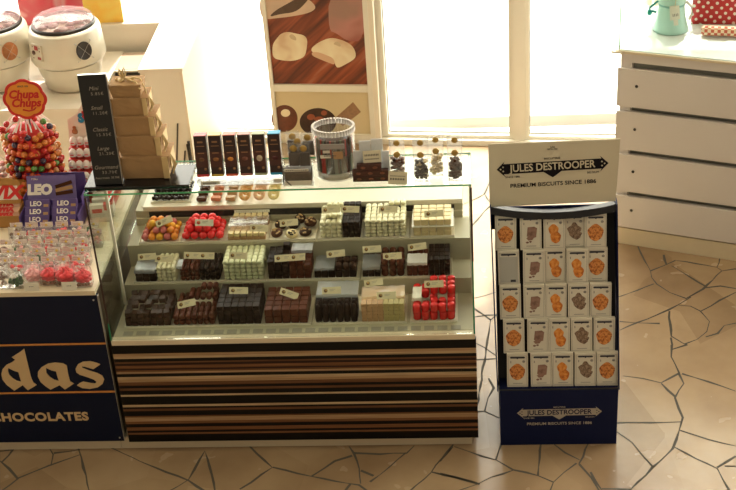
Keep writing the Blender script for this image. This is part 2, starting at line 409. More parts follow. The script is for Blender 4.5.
# ------------------------------------------------------------------ the chocolate display case
case = thing('display_case', 'long glass-topped chocolate display case with a brown and black striped front', 'display case')
def stripes():
    m = bpy.data.materials.new('wood_stripes'); m.use_nodes = True; nt = m.node_tree; b = nt.nodes['Principled BSDF']
    b.inputs['Roughness'].default_value = .42; b.inputs['Specular IOR Level'].default_value = .2
    K = (.005, .004, .003); T = (.46, .30, .16); B = (.17, .075, .032); Rb = (.24, .105, .045); D = (.03, .014, .009); L = (.58, .43, .25)
    seq = [(205, K), (224, T), (230, L), (236, K), (243, B), (247, D), (252, Rb), (257, B), (260, D), (263, B), (267, T), (272, K), (279, L), (285, T), (292, B), (300, K), (306, B), (312, K), (322, L), (327, K),
           (347, L), (352, K), (357, B), (362, K), (374, B), (378, T), (388, Rb), (395, K), (403, Rb), (411, K), (417, Rb), (421, K)]
    tc = nt.nodes.new('ShaderNodeTexCoord'); sp = nt.nodes.new('ShaderNodeSeparateXYZ'); r = nt.nodes.new('ShaderNodeValToRGB')
    mr = nt.nodes.new('ShaderNodeMapRange'); mr.inputs['From Min'].default_value = .585; mr.inputs['From Max'].default_value = .061
    nt.links.new(tc.outputs['Object'], sp.inputs[0]); nt.links.new(sp.outputs['Z'], mr.inputs['Value']); nt.links.new(mr.outputs[0], r.inputs[0])
    r.color_ramp.interpolation = 'CONSTANT'; els = r.color_ramp.elements
    while len(els) < 32: els.new(.99)
    for e, (p, c) in zip(els, seq): e.position = (p-205)/235; e.color = (*c, 1)
    mp = nt.nodes.new('ShaderNodeMapping'); mp.inputs['Scale'].default_value = (1.2, 1, 60); nz = nt.nodes.new('ShaderNodeTexNoise'); nz.inputs['Scale'].default_value = 3
    nt.links.new(tc.outputs['Object'], mp.inputs[0]); nt.links.new(mp.outputs[0], nz.inputs['Vector'])
    mul = nt.nodes.new('ShaderNodeMix'); mul.data_type = 'RGBA'; mul.blend_type = 'MULTIPLY'; mul.inputs['Factor'].default_value = .75
    r2 = nt.nodes.new('ShaderNodeValToRGB'); r2.color_ramp.elements[0].position = .3; r2.color_ramp.elements[0].color = (.45, .4, .35, 1); r2.color_ramp.elements[1].position = .65
    nt.links.new(nz.outputs['Fac'], r2.inputs[0]); nt.links.new(r.outputs[0], mul.inputs['A']); nt.links.new(r2.outputs[0], mul.inputs['B'])
    nt.links.new(mul.outputs['Result'], b.inputs['Base Color'])
    return m
CW = 1.55
bm = bmesh.new(); box(bm, 0.004, CW-.004, .02, 1.04, .066, .585); box(bm, 0, CW, -.004, .03, .5855, .6115, bev=.003)
obj('body', bm, cream, case)
bm = bmesh.new(); box(bm, -.002, CW+.004, -.002, .0195, .061, .585); obj('front_panel', bm, stripes(), case)
bm = bmesh.new(); box(bm, -.05, 1.525, .03, 1.0, 0, .0655); obj('plinth', bm, cream, case)
bm = bmesh.new()
box(bm, .005, CW-.006, .0305, .315, .586, .612); box(bm, .005, CW-.006, .316, .47, .586, .69); box(bm, .005, CW-.006, .4705, .652, .586, .80)
box(bm, .012, 1.507, .653, .665, .586, .832); box(bm, .012, 1.507, .664, 1.04, .833, .868)
obj('stepped_deck', bm, shelfm, case)
bm = bmesh.new(); box(bm, .05, 1.507, .658, 1.05, .8685, .891, bev=.002)
obj('upper_shelf', bm, white, case)
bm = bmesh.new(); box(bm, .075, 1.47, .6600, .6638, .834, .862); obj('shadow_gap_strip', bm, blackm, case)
bm = bmesh.new()
n = 26
for i in range(n):
    x = .045+i*(1.46/n)
    box(bm, x, x+.042, .034, .064, .6121, .6135)
obj('vent_grille', bm, mat('vent_grey', (.30, .28, .22), .5), case)
def pane(name, x0, x1, y0, y1, z0, z1, parent, edges, em=edgeg):
    bm = bmesh.new(); box(bm, x0, x1, y0, y1, z0, z1)
    for f in bm.faces:
        nn = f.normal if f.normal.length else None
        f.normal_update(); a = [abs(c) for c in f.normal]; ax = a.index(max(a))
        if ('xyz'[ax]+('+' if f.normal[ax] > 0 else '-')) in edges: f.material_index = 1
    return obj(name, bm, [glass, em], parent)
pane('front_glass', 0.001, CW-.001, 0, .006, .613, 1.316, case, ['x+', 'x-'], edged)
pane('top_glass', 0, CW, -.001, .27, 1.318, 1.3255, case, ['y-', 'y+', 'x-'], mat('glass_edge_bright_green', (.10, .48, .22), .15))
pane('side_glass', 0.001, .007, .0075, .27, .613, 1.316, case, ['z+'])
pane('side_glass', CW-.007, CW-.001, .0075, .27, .613, 1.316, case, ['z+'])
bm = bmesh.new(); box(bm, -.0005, .0065, -.0035, -.0005, .70, 1.31); obj('corner_seam', bm, mat('seam_dark', (.03, .008, .006), .4), case)
bm = bmesh.new(); box(bm, CW-.006, CW+.002, -.0035, -.0005, .97, 1.31); obj('corner_seam', bm, MAT['seam_dark'], case)
bm = bmesh.new(); box(bm, -.0005, .005, -.0035, -.0005, .613, .6995); obj('corner_edge', bm, edgeg, case)
bm = bmesh.new(); box(bm, CW-.0055, CW+.001, -.0035, -.0005, .613, .9695); obj('corner_edge', bm, edgeg, case)
pane('side_glass', 0.001, .007, .295, .88, .81, 1.12, case, ['z+'])
bm = bmesh.new(); box(bm, 0.0, .012, .275, .289, .613, 1.316); obj('corner_post', bm, white, case)
bm = bmesh.new(); box(bm, CW-.012, CW, .275, .289, .613, 1.316); obj('corner_post', bm, white, case)

# ------------------------------------------------------------------ chocolates on the steps
PM = {}
KN = {'dark_chocolate': 'dark_chocolate', 'brown_chocolate': 'brown_chocolate', 'milk_chocolate': 'milk_chocolate', 'reddish_chocolate': 'milk_chocolate', 'white_chocolate': 'white_chocolate', 'pale_green_chocolate': 'pale_chocolate', 'ivory_chocolate': 'ivory_chocolate', 'caramel_chocolate': 'caramel', 'pistachio_chocolate': 'pistachio', 'hazel_cream': 'hazelnut'}
def piece(kind, w, d, h, m, m2=None):
    key = (kind, round(w, 4), round(d, 4), round(h, 4), m.name, m2.name if m2 else '')
    if key in PM: return PM[key]
    bm = bmesh.new()
    if kind == 'cube':
        box(bm, -w/2, w/2, -d/2, d/2, 0, h, bev=min(w, d, h)*.13)
        if m2:
            t = bmesh.new(); box(t, -w*.3, w*.3, -d*.3, d*.3, h, h*1.03, 1); merge(bm, t)
    elif kind == 'roll':
        M = Matrix.Translation((0, 0, h/2)) @ Matrix.Rotation(PI/2, 4, 'X')
        a = .5; p = [(0, -d/2), (a*.72, -d/2), (a*.95, -d*.42), (a, -d*.3), (a, d*.3), (a*.95, d*.42), (a*.72, d/2), (0, d/2)]
        lathe(bm, p, 12, 0, M, sx=w, sy=h)
    elif kind == 'dome':
        p = [(0, 0), (.46, 0), (.5, h*.15), (.5, h*.55), (.42, h*.82), (.25, h*.97), (0, h)]
        lathe(bm, p, 12, 0, None, sx=w, sy=d)
    elif kind == 'ball':
        ball(bm, (0, 0, h/2), 1, 0, 2, (w/2, d/2, h/2), .03)
    elif kind == 'twotone':
        box(bm, -w/2, w/2, -d/2, d/2, 0, h*.5, 0, bev=h*.08); box(bm, -w*.45, w*.45, -d*.45, d*.45, h*.5, h, 1, bev=h*.1)
    elif kind == 'foil':
        p = [(0, 0), (.42, .0), (.5, h*.08), (.5, h*.8), (.44, h*.9), (.3, h*.96), (0, h)]
        lathe(bm, p, 10, 0, None, sx=w, sy=d)
        for v in bm.verts: v.co.x += random.uniform(-1, 1)*w*.03; v.co.y += random.uniform(-1, 1)*d*.03
    M = me(bm, 'chocolate_'+kind, [m, m2] if m2 else m)
    PM[key] = M
    return M
ROWY = {1: .088, 2: .322, 3: .478}; ROWZ = {1: .612, 2: .69, 3: .80}; ROWPY = {1: 322, 2: 282, 3: 242}
TRAYT = .006
NCH = [0]
def stack(row, px0, px1, nx, ny, nz, w_h, depth, kind, m, label, group, hf=None, m2=None, jit=.04, j0=0, name=None, allsides=False, z_extra=0):
    "a block of chocolates: nx across, ny back, nz up; only the outside of the block is laid"
    Y0 = ROWY[row]+.006; z0 = ROWZ[row]+TRAYT+.0005+z_extra
    a = at(px0, ROWPY[row], Y=Y0); b = at(px1, ROWPY[row], Y=Y0)
    x0, x1 = a.x, b.x; cw = (x1-x0)/nx; cd = depth/ny; ch = w_h/nz
    M = piece(kind, cw*.955, cd*.955, ch*.965, m, m2)
    tops = {}
    for j in range(j0, ny):
        for i in range(nx):
            top = nz if hf is None else hf(i, j)
            g = lambda a, b: 0 if a < 0 or a >= nx or b < 0 else (nz if hf is None else hf(a, b))
            for k in range(top):
                if k < top-1 and k < min(g(i, j-1), g(i-1, j) if i else 99, g(i+1, j)): continue
                o = bpy.data.objects.new(name or KN[m.name]+'_'+{'cube':'praline','roll':'roll','dome':'truffle','twotone':'layered_praline','foil':'praline'}[kind], M); C.objects.link(o)
                jx = random.uniform(-jit, jit)*cw*.5 if jit else 0
                o.location = (x0+(i+.5)*cw+jx*.4, Y0+(j+.5)*cd+random.uniform(-jit, jit)*cd*.3, z0+k*ch)
                o.rotation_euler = (0, 0, random.uniform(-jit, jit))
                tag(o, label, 'chocolate', group); NCH[0] += 1
            tops[i, j] = z0+top*ch
    return x0, x1, Y0, z0+w_h
def tray(row, px0, px1, depth, label, lip=.0):
    Y0 = ROWY[row]; z0 = ROWZ[row]
    a = at(px0, ROWPY[row], Y=Y0); b = at(px1, ROWPY[row], Y=Y0)
    bm = bmesh.new(); x0, x1 = a.x-.003, b.x+.003
    box(bm, x0, x1, Y0, Y0+depth, z0+.0003, z0+.003)
    for u0, u1, v0, v1 in ((x0, x1, Y0, Y0+.003), (x0, x1, Y0+depth-.003, Y0+depth), (x0, x0+.002, Y0+.003, Y0+depth-.003), (x1-.002, x1, Y0+.003, Y0+depth-.003)):
        box(bm, u0, u1, v0, v1, z0+.003, z0+.010)
    return tag(obj('serving_tray', bm, traym), label, 'tray', 'serving trays in the display case')
def price_tag(px, py, z, label, w=.085, h=.032, rot=0, tilt=.9, two=False, m=None, logo=None):
    "card standing among the chocolates, facing the customer, with a printed roundel and a line of print"
    p = at(px, py, z=z); bm = bmesh.new()
    box(bm, -w/2, w/2, -.0008, .0008, 0, h, 0)
    for q in ((-.3,) if not two else (-.38, .12)):
        lathe(bm, [(0, -.0004), (h*.27, -.0004), (h*.27, .0004), (0, .0004)], 14, 1, Matrix.Translation((w*q, -.0014, h*.5)) @ Matrix.Rotation(PI/2, 4, 'X'))
        lathe(bm, [(0, -.0003), (h*.12, -.0003), (h*.12, .0003), (0, .0003)], 8, 2, Matrix.Translation((w*q+h*.05, -.0021, h*.55)) @ Matrix.Rotation(PI/2, 4, 'X'))
        for k, (u, v, t) in enumerate(((.02, .62, .3), (.06, .42, .22))):
            if two: t *= .5
            box(bm, w*(q+.2), w*(q+.2+t), -.0013, -.0008, h*v, h*v+h*.09, 3)
    o = obj('price_tag', bm, [m or tagm, logo or brownlogo, goldf, inkg], None, p, (-(PI/2-tilt), rot, 0))
    return tag(o, label, 'price tag', 'price tags in the display case')
CH = 'chocolates in the '
def st(row, trayx, depth, name):
    tray(row, trayx[0], trayx[1], depth, name)
# front row --------------------------------------------------------------
def messy(h):
    R_ = random.Random(3)
    d = {}
    def f(i, j):
        if (i, j) not in d: d[i, j] = h+(1 if 0 < j < 4 and 0 < i < 6 and R_.random() < .5 else 0)
        return d[i, j]
    return f
D1 = .215
st(1, (124, 171), D1, 'cream serving tray under the dark brown blocks, leftmost in the front row')
stack(1, 125, 170, 7, 5, 3, .066, .19, 'cube', choc_b, 'rough dark brown chocolate block in the leftmost pile of the front row', CH+'leftmost front pile', messy(3), jit=.28)
st(1, (172, 216), D1, 'cream serving tray second from the left in the front row')
stack(1, 173, 215, 7, 5, 2, .052, .19, 'roll', choc_r, 'reddish brown praline in the second pile of the front row', CH+'second front pile', lambda i, j: 2+(1 if j > 2 and i > 1 else 0)+(1 if j > 3 and i > 3 else 0))
st(1, (217, 262), D1, 'cream serving tray third from the left in the front row')
stack(1, 218, 261, 6, 5, 4, .092, .185, 'cube', choc_d, 'dark chocolate cube in the third pile of the front row', CH+'third front pile', jit=.06)
st(1, (264, 310), D1, 'cream serving tray in the middle of the front row')
stack(1, 265, 308, 5, 5, 2, .072, .185, 'cube', choc_r, 'square milk chocolate in the middle pile of the front row', CH+'middle front pile', jit=.05)
st(1, (313, 360), D1, 'cream serving tray third from the right in the front row')
stack(1, 315, 358, 6, 2, 1, .088, .06, 'dome', choc_d, 'tall round-topped dark chocolate in the front row', CH+'fifth front pile', jit=.03)
def film_block(row, px0, px1, y0, y1, h, label, m=filmm, tilt=0):
    Y0 = ROWY[row]+.006; z = ROWZ[row]+TRAYT
    a = at(px0, ROWPY[row], Y=Y0).x; b = at(px1, ROWPY[row], Y=Y0).x
    bm = bmesh.new(); n = 10; rows = []
    for j in range(n+1):
        rows.append([bm.verts.new((a+(b-a)*i/n, Y0+y0+(y1-y0)*j/n, z+h+tilt*j/n+random.uniform(0, .004))) for i in range(n+1)])
    for j in range(n):
        for i in range(n):
            f = bm.faces.new((rows[j][i], rows[j][i+1], rows[j+1][i+1], rows[j+1][i])); f.smooth = True
    for e in range(n):
        f = bm.faces.new((rows[0][e+1], rows[0][e], bm.verts.new(rows[0][e].co-Vector((0, .002, .012))), bm.verts.new(rows[0][e+1].co-Vector((0, .002, .012)))))
    return tag(obj('plastic_sheet', bm, m), label, 'plastic sheet')
stack(1, 315, 358, 6, 3, 2, .07, .10, 'cube', choc_d, 'dark chocolate lying under the plastic sheet in the front row', CH+'fifth front pile under plastic', lambda i, j: 0 if j < 1 else 2, j0=0)
film_block(1, 316, 358, .075, .19, .088, 'crinkled plastic sheet behind the tall dark chocolates of the front row')
st(1, (361, 406), D1, 'cream serving tray second from the right in the front row')
stack(1, 362, 384, 4, 1, 5, .09, .045, 'cube', tan_c, 'small caramel brown block in the front row, left half of the wrapped pile', CH+'sixth front pile, brown half', jit=.04)
stack(1, 384, 405, 4, 1, 5, .09, .045, 'cube', olive, 'small pistachio coloured block in the front row, right half of the wrapped pile', CH+'sixth front pile, pistachio half', jit=.04)
stack(1, 363, 383, 4, 3, 1, .028, .13, 'cube', choc_y, 'ivory block lying at the back of the wrapped pile, left side', CH+'sixth front pile, back left', z_extra=.058, jit=.05, hf=lambda i, j: 0 if j < 1 else 1)
stack(1, 384, 405, 4, 3, 1, .028, .13, 'cube', choc_y, 'ivory block lying at the back of the wrapped pile, right side', CH+'sixth front pile, back right', z_extra=.058, jit=.05, hf=lambda i, j: 0 if j < 1 else 1)
bm = bmesh.new(); Y0 = ROWY[1]; a = at(363, 322, Y=Y0).x; b = at(405, 322, Y=Y0).x; box(bm, a, b, Y0+.055, Y0+.14, ROWZ[1]+.0075, ROWZ[1]+.062)
tag(obj('cardboard_riser', bm, cardw), 'white cardboard riser under the ivory blocks of the wrapped pile', 'riser')
film_block(1, 362, 405, .046, .135, .096, 'bright plastic wrap with pink print over the brown and pistachio blocks', clear('pink_print_film', (1, .97, .93), .12, .2, .4, (.95, .72, .58)), tilt=-.003)
st(1, (411, 457), D1, 'cream serving tray under the red foil chocolates, rightmost in the front row')
stack(1, 413, 456, 5, 5, 2, .078, .19, 'foil', redf, 'chocolate wrapped in shiny red foil standing in the rightmost pile of the front row', CH+'rightmost front pile', lambda i, j: [2, 2, 3, 3, 3][j] if i > 1 else [2, 1, 1, 2, 2][j], jit=.3, name='foil_chocolate')
film_block(1, 413, 422, .04, .13, .088, 'white paper sheet at the left of the red foil chocolates', m=cardw)
# middle row -------------------------------------------------------------
D2 = .146
st(2, (134, 178), D2, 'cream serving tray leftmost in the middle row')
stack(2, 136, 157, 3, 3, 2, .052, .13, 'cube', choc_d, 'dark chocolate slab under plastic at the left end of the middle row', CH+'leftmost middle pile', jit=.03)
film_block(2, 135.5, 157, .0, .13, .055, 'plastic sheet over the dark slabs at the left end of the middle row')
stack(2, 157.5, 177, 4, 4, 4, .074, .125, 'roll', choc_w, 'cream white roll beside the dark slabs in the middle row', CH+'white rolls of the middle row', lambda i, j: 4 if j < 2 else 4, jit=.1)
st(2, (179, 223), D2, 'cream serving tray second from the left in the middle row')
stack(2, 181, 200, 4, 3, 3, .068, .13, 'roll', choc_r, 'milk chocolate roll in the second pile of the middle row', CH+'second middle pile, left half', jit=.08)
stack(2, 200.5, 221, 4, 3, 3, .07, .13, 'roll', choc_d, 'dark chocolate roll in the second pile of the middle row', CH+'second middle pile, right half', jit=.08)
film_block(2, 178.5, 184, .0, .06, .075, 'small shiny plastic fold at the left of the second middle pile')
st(2, (223.5, 266), D2, 'cream serving tray third from the left in the middle row')
stack(2, 224.5, 264.5, 7, 5, 5, .095, .142, 'roll', choc_g, 'pale greenish white roll in the tall third pile of the middle row', CH+'pale third middle pile', jit=.06)
st(2, (268, 313), D2, 'cream serving tray in the centre of the middle row')
stack(2, 269, 290, 3, 4, 4, .09, .135, 'cube', choc_d, 'dark square in the centre pile of the middle row', CH+'centre middle pile, dark half', jit=.03, hf=lambda i, j: 4+(1 if (i, j) == (2, 3) else 0))
stack(2, 290.5, 312, 3, 4, 4, .09, .135, 'cube', choc_r, 'milk chocolate square in the centre pile of the middle row', CH+'centre middle pile, milk half', jit=.03, hf=lambda i, j: 3 if i == 2 else 4)
film_block(2, 292, 313, .07, .135, .10, 'plastic sheet at the back of the centre pile in the middle row')
st(2, (314, 359), D2, 'cream serving tray third from the right in the middle row')
stack(2, 315, 357, 6, 3, 1, .036, .13, 'cube', choc_d, 'low dark chocolate in the third pile from the right of the middle row', CH+'low dark middle pile', jit=.05)
stack(2, 336, 357, 3, 2, 1, .028, .08, 'dome', choc_b, 'round brown chocolate on top of the low dark ones in the middle row', CH+'round brown ones on the low dark pile', z_extra=.038, jit=.2)
film_block(2, 315, 335, .01, .12, .042, 'greyish plastic sheet on the low dark chocolates of the middle row')
st(2, (362, 406), D2, 'cream serving tray second from the right in the middle row')
stack(2, 363, 381, 3, 3, 2, .045, .13, 'cube', choc_d, 'dark square under plastic in the second pile from the right of the middle row', CH+'sixth middle pile, dark half', jit=.03)
film_block(2, 363, 381, .0, .11, .049, 'plastic sheet over dark squares, second pile from the right of the middle row')
stack(2, 381.5, 405, 3, 3, 3, .082, .13, 'dome', choc_r, 'round milk chocolate in the second pile from the right of the middle row', CH+'sixth middle pile, milk half', jit=.08)
st(2, (406.5, 452), D2, 'cream serving tray rightmost in the middle row')
stack(2, 407.5, 429, 4, 3, 3, .062, .13, 'cube', choc_r, 'milk chocolate block under white paper at the right end of the middle row', CH+'rightmost middle pile, milk half', jit=.02)
film_block(2, 408, 428, .0, .07, .066, 'bright white sheet on the milk chocolate blocks at the right end of the middle row', clear('white_sheet', (1, 1, 1), .1, .3, .9, (.95, .94, .88)), tilt=.006)
stack(2, 429.5, 450.5, 4, 4, 4, .082, .137, 'cube', choc_d, 'dark cube with a glossy top at the right end of the middle row', CH+'rightmost middle pile, dark half', jit=.03)
# back row ---------------------------------------------------------------
D3 = .166
st(3, (139, 180), D3, 'cream serving tray under the orange and yellow balls')
def balls(px0, px1, nx, ny, rr, layers, mats, label, group, hh=.0):
    Y0 = ROWY[3]+.008; z0 = ROWZ[3]+TRAYT
    x0 = at(px0, 242, Y=Y0).x; x1 = at(px1, 242, Y=Y0).x
    ms = []
    for m in mats:
        b = bmesh.new(); ball(b, (0, 0, 0), rr*.97, 0, 2, (1, 1, .96), .03); ms.append(me(b, 'wrapped_ball', m))
    for L in range(layers):
        for j in range(ny-L):
            for i in range(nx-L):
                if L and random.random() < .12: continue
                x = x0+rr+(x1-x0-2*rr)*(i+.5*L)/max(1, nx-1)+random.uniform(-.002, .002); y = Y0+rr+(D3-.02-2*rr)*(j+.5*L)/max(1, ny-1)
                k = random.randrange(len(ms))
                o = bpy.data.objects.new('wrapped_chocolate', ms[k]); C.objects.link(o)
                o.location = (x, y, z0+rr+L*rr*1.35)
                tag(o, label[k] if isinstance(label, list) else label, 'chocolate', group[k] if isinstance(group, list) else group)
balls(141, 178, 5, 4, .0178, 3, [orf, yef, pif], ['orange wrapped chocolate ball in the left pile of the back row', 'yellow wrapped chocolate ball in the left pile of the back row', 'pink wrapped chocolate ball in the left pile of the back row'], ['orange balls in the back row', 'yellow balls in the back row', 'pink balls in the back row'])
st(3, (181, 226), D3, 'cream serving tray under the bright red balls')
balls(182, 224, 5, 4, .0195, 3, [mat('red_wrap', (.78, .008, .012), .3, var=.1)], 'bright red wrapped chocolate ball in the back row', 'red balls in the back row')
st(3, (227, 268), D3, 'cream serving tray under the two-tone pralines')
tt = mat('hazel_cream', (.50, .35, .2), .5)
stack(3, 228, 266, 6, 1, 1, .036, .03, 'twotone', tan_c, 'two-tone praline with a pale top in the front line of the third back tray', CH+'two-tone front line', m2=choc_y, jit=.06)
stack(3, 228, 266, 6, 4, 1, .020, .10, 'cube', tt, 'low hazel cream praline in the third back tray', CH+'hazel low', hf=lambda i, j: 0 if j < 2 else 1, jit=.06)
stack(3, 230, 266, 6, 5, 2, .05, .165, 'twotone', tan_c, 'two-tone praline with a pale top in the rear line of the third back tray', CH+'two-tone rear line', m2=choc_y, hf=lambda i, j: 0 if j < 4 else 2, jit=.06)
film_block(3, 228, 267, .04, .135, .046, 'clear plastic sheet across the two-tone pralines in the back row', clear('amber_film', (1, .93, .8), .12, .2, .12))
st(3, (269, 315), D3, 'cream serving tray under the nut-topped chocolate discs')
def disc(px, y, r, z, m, nut, label):
    p = at(px, 242, Y=ROWY[3]+.005); bm = bmesh.new()
    lathe(bm, [(0, 0), (r*.95, 0), (r, .006), (r*.9, .014), (r*.4, .017), (0, .017)], 20, 0)
    for k in range(9):
        a = random.uniform(0, 2*PI); q = r*.75*math.sqrt(random.random())
        ball(bm, (q*math.cos(a), q*math.sin(a), .017), .006, 1, 1, (1, .8, .7), .1)
    o = obj('nut_disc', bm, [m, nut], None, (p.x, ROWY[3]+.005+y, ROWZ[3]+TRAYT+z), (random.uniform(.15, .35), random.uniform(-.2, .2), 0))
    tag(o, label, 'chocolate')
nutm = mat('nut', (.62, .42, .2), .6, var=.2)
disc(276.5, .045, .027, .004, choc_m, nutm, 'dark nut-topped disc at the left of the back row disc tray')
disc(291.5, .03, .028, .006, choc_y, choc_d, 'ivory white disc topped with dark pieces in the back row')
disc(305, .05, .028, .004, choc_b, nutm, 'dark nut disc right of the ivory disc in the back row')
disc(279, .10, .028, .014, choc_b, nutm, 'dark nut disc behind the left one in the back row')
disc(293, .095, .028, .016, choc_d, choc_y, 'dark disc with ivory chips behind the ivory disc')
disc(309, .11, .029, .018, choc_m, nutm, 'brown nut disc at the rear right of the disc tray')
disc(298, .14, .026, .02, choc_b, nutm, 'brown nut disc at the very back of the disc tray')
st(3, (319, 363), D3, 'cream serving tray under the white and dark pile of the back row')
stack(3, 321, 343, 4, 5, 4, .082, .16, 'roll', choc_w, 'white roll in the left half of the mixed back row pile', CH+'mixed back pile, white half', jit=.12, hf=lambda i, j: 4+(1 if j in (1, 4) and i != 0 else 0))
stack(3, 343.5, 361, 3, 5, 4, .078, .16, 'cube', choc_d, 'dark block in the right half of the mixed back row pile', CH+'mixed back pile, dark half', jit=.04, hf=lambda i, j: 4+(1 if j > 3 else 0))
st(3, (364, 408), D3, 'cream serving tray under the tall white pile of the back row')
stack(3, 365.5, 406.5, 7, 5, 5, .085, .16, 'roll', choc_w, 'white roll in the tall white pile of the back row', CH+'tall white back pile', jit=.12, hf=lambda i, j: 5+(1 if j > 3 and i > 3 else 0))
st(3, (412, 454), D3, 'cream serving tray under the ivory pile at the right end of the back row')
stack(3, 414, 452, 5, 2, 2, .046, .06, 'cube', choc_y, 'ivory block below the white sheet at the right end of the back row', CH+'lower ivory pile', jit=.08)
stack(3, 414, 452, 5, 4, 1, .030, .14, 'cube', choc_y, 'ivory block lying above the white sheet at the right end of the back row', CH+'upper ivory pile', jit=.08, z_extra=.052)
bm = bmesh.new(); Y0 = ROWY[3]; a = at(412.5, 242, Y=Y0).x; b = at(454, 242, Y=Y0).x
box(bm, a, b, Y0+.0005, Y0+.16, ROWZ[3]+TRAYT+.0475, ROWZ[3]+TRAYT+.0505)
tag(obj('divider_sheet', bm, mat('bright_sheet', (.9, .88, .8), .3)), 'white sheet between the two layers of ivory blocks', 'divider sheet')
bm = bmesh.new(); box(bm, a+.012, b-.012, Y0+.075, Y0+.155, ROWZ[3]+TRAYT+.0005, ROWZ[3]+TRAYT+.0470)
tag(obj('cardboard_riser', bm, cardw), 'white cardboard riser hidden behind the lower ivory blocks', 'riser')

# price tags: (pixel, height) -> where they stand
TG = [(187, 307, .70, -.22, 0, 'on the second pile of the front row'), (238.5, 294, .718, .03, 0, 'on the dark cubes of the front row'), (288, 297, .70, .42, 0, 'on the square milk chocolates of the front row'),
      (331.5, 294, .718, -.03, 0, 'on the plastic behind the tall dark chocolates'), (374, 286, .735, -.15, 0, 'at the back left of the wrapped pile'), (386.5, 299, .735, -.02, 0, 'at the front of the wrapped pile'),
      (434, 287.5, .735, -.02, 0, 'on the red foil chocolates'),
      (147, 260, .755, -.06, 0, 'on the dark slabs at the left end of the middle row'), (164, 262, .775, .03, 0, 'on the white rolls of the middle row'), (199, 259, .78, .05, 1, 'on the second pile of the middle row'),
      (238, 259, .80, .06, 0, 'on the pale rolls of the middle row'), (290, 261, .80, -.06, 1, 'on the centre pile of the middle row'),
      (336, 257, .77, -.10, 0, 'on the low dark pile of the middle row'), (372, 252.5, .775, -.05, 0, 'above the sixth pile of the middle row, left tag'), (392.5, 259.5, .775, -.06, 0, 'on the sixth pile of the middle row, right tag'),
      (417.5, 250, .775, -.12, 0, 'at the right end of the middle row'),
      (165, 224.5, .88, -.42, 0, 'tilted on the orange and yellow balls'), (204, 226, .88, .05, 0, 'on the red balls'), (259, 231.5, .87, .08, 0, 'on the two-tone pralines'),
      (289, 226, .87, -.08, 0, 'on the nut-topped discs'), (331, 213, .92, -.06, 0, 'on the white rolls of the mixed back pile, left'), (350, 212.5, .92, .06, 0, 'on the dark half of the mixed back pile'),
      (388, 212.5, .92, .02, 0, 'on the tall white pile of the back row'), (434, 217, .92, -.06, 0, 'on the ivory pile at the right end')]
for i, (px, py, z, rt, two, where) in enumerate(TG):
    red = 'red balls' in where
    price_tag(px, py, z, 'small cream price tag '+where, w=.135 if two else .082, h=.030, rot=rt, two=bool(two),
              m=cardw if red else tagm, logo=redp if red else (choc_g if False else brownlogo))
bm = bmesh.new(); p = at(252, 212.5, z=.885); box(bm, -.08, .08, -.001, .001, 0, .012)
for k in range(14): box(bm, -.072+k*.0105, -.066+k*.0105, -.0016, -.001, .004, .008, 1)
tag(obj('label_strip', bm, [cardw, inkg], None, p, (-.5, 0, 0)), 'long narrow white label strip behind the two-tone pralines', 'label')

# pastries on the upper shelf
SH = .892
def pastry_row():
    x = at(197, 197, z=SH).x
    cols = [(choc_m, 0), (mat('biscuit_red', (.55, .2, .1), .6, var=.2), 0), (tan_c, 0), (mat('candied_orange', (.80, .42, .14), .4, var=.15), 1), (mat('candied_peach', (.85, .50, .30), .4, var=.15), 1), (mat('candied_lemon', (.85, .70, .32), .4, var=.15), 1)]
    names = ['dark fruit jellies', 'reddish fruit jellies', 'caramel jellies', 'candied orange slices', 'candied peach slices', 'candied lemon slices']
    for i in range(6):
        px = 197+i*14.3; x0 = at(px, 198, z=SH).x; M = None
        for j in range(4):
            bm = bmesh.new()
            if cols[i][1]:
                lathe(bm, [(.010, -.003), (.026, -.004), (.028, 0), (.026, .004), (.010, .003), (.010, -.003)], 20, 0)
                for k in range(6): box(bm, -.0015, .0015, .010, .025, -.0045, .0045, 1, Matrix.Rotation(k*PI/3, 4, 'Z'))
            else: box(bm, -.022, .022, -.014, .014, -.009, .009, 0, bev=.004)
            o = obj('candied_slice' if cols[i][1] else 'fruit_jelly', bm, [cols[i][0], choc_y], None, (x0+.028, .70+j*.052, SH+(.028 if cols[i][1] else .012)), (.9 if cols[i][1] else 0, 0, random.uniform(-.15, .15)))
            tag(o, names[i][:-1]+' in the '+ordinal(i)+' column of the upper shelf', 'sweet', names[i]+' on the upper shelf')
pastry_row()
bm = bmesh.new(); a = at(152, 200, z=SH); b = at(191, 200, z=SH); box(bm, a.x, b.x, .69, .90, SH+.0005, SH+.006)
tag(obj('serving_tray', bm, traym), 'white tray of dark chocolate sticks on the upper shelf, left end', 'tray')
for j in range(5):
    for i in range(6):
        bm = bmesh.new(); w = (b.x-a.x-.01)/6
        tube(bm, [(-w*.45, 0, 0), (0, .004, .003), (w*.45, -.002, 0)], .009, 0, 8)
        tag(obj('chocolate_stick', bm, choc_d, None, (a.x+.005+w*(i+.5), .705+j*.036, SH+.0155+.001*(i % 2)), (0, 0, random.uniform(-.3, .3))), 'dark chocolate stick on the white tray at the left end of the upper shelf', 'chocolate', 'dark sticks on the upper shelf')

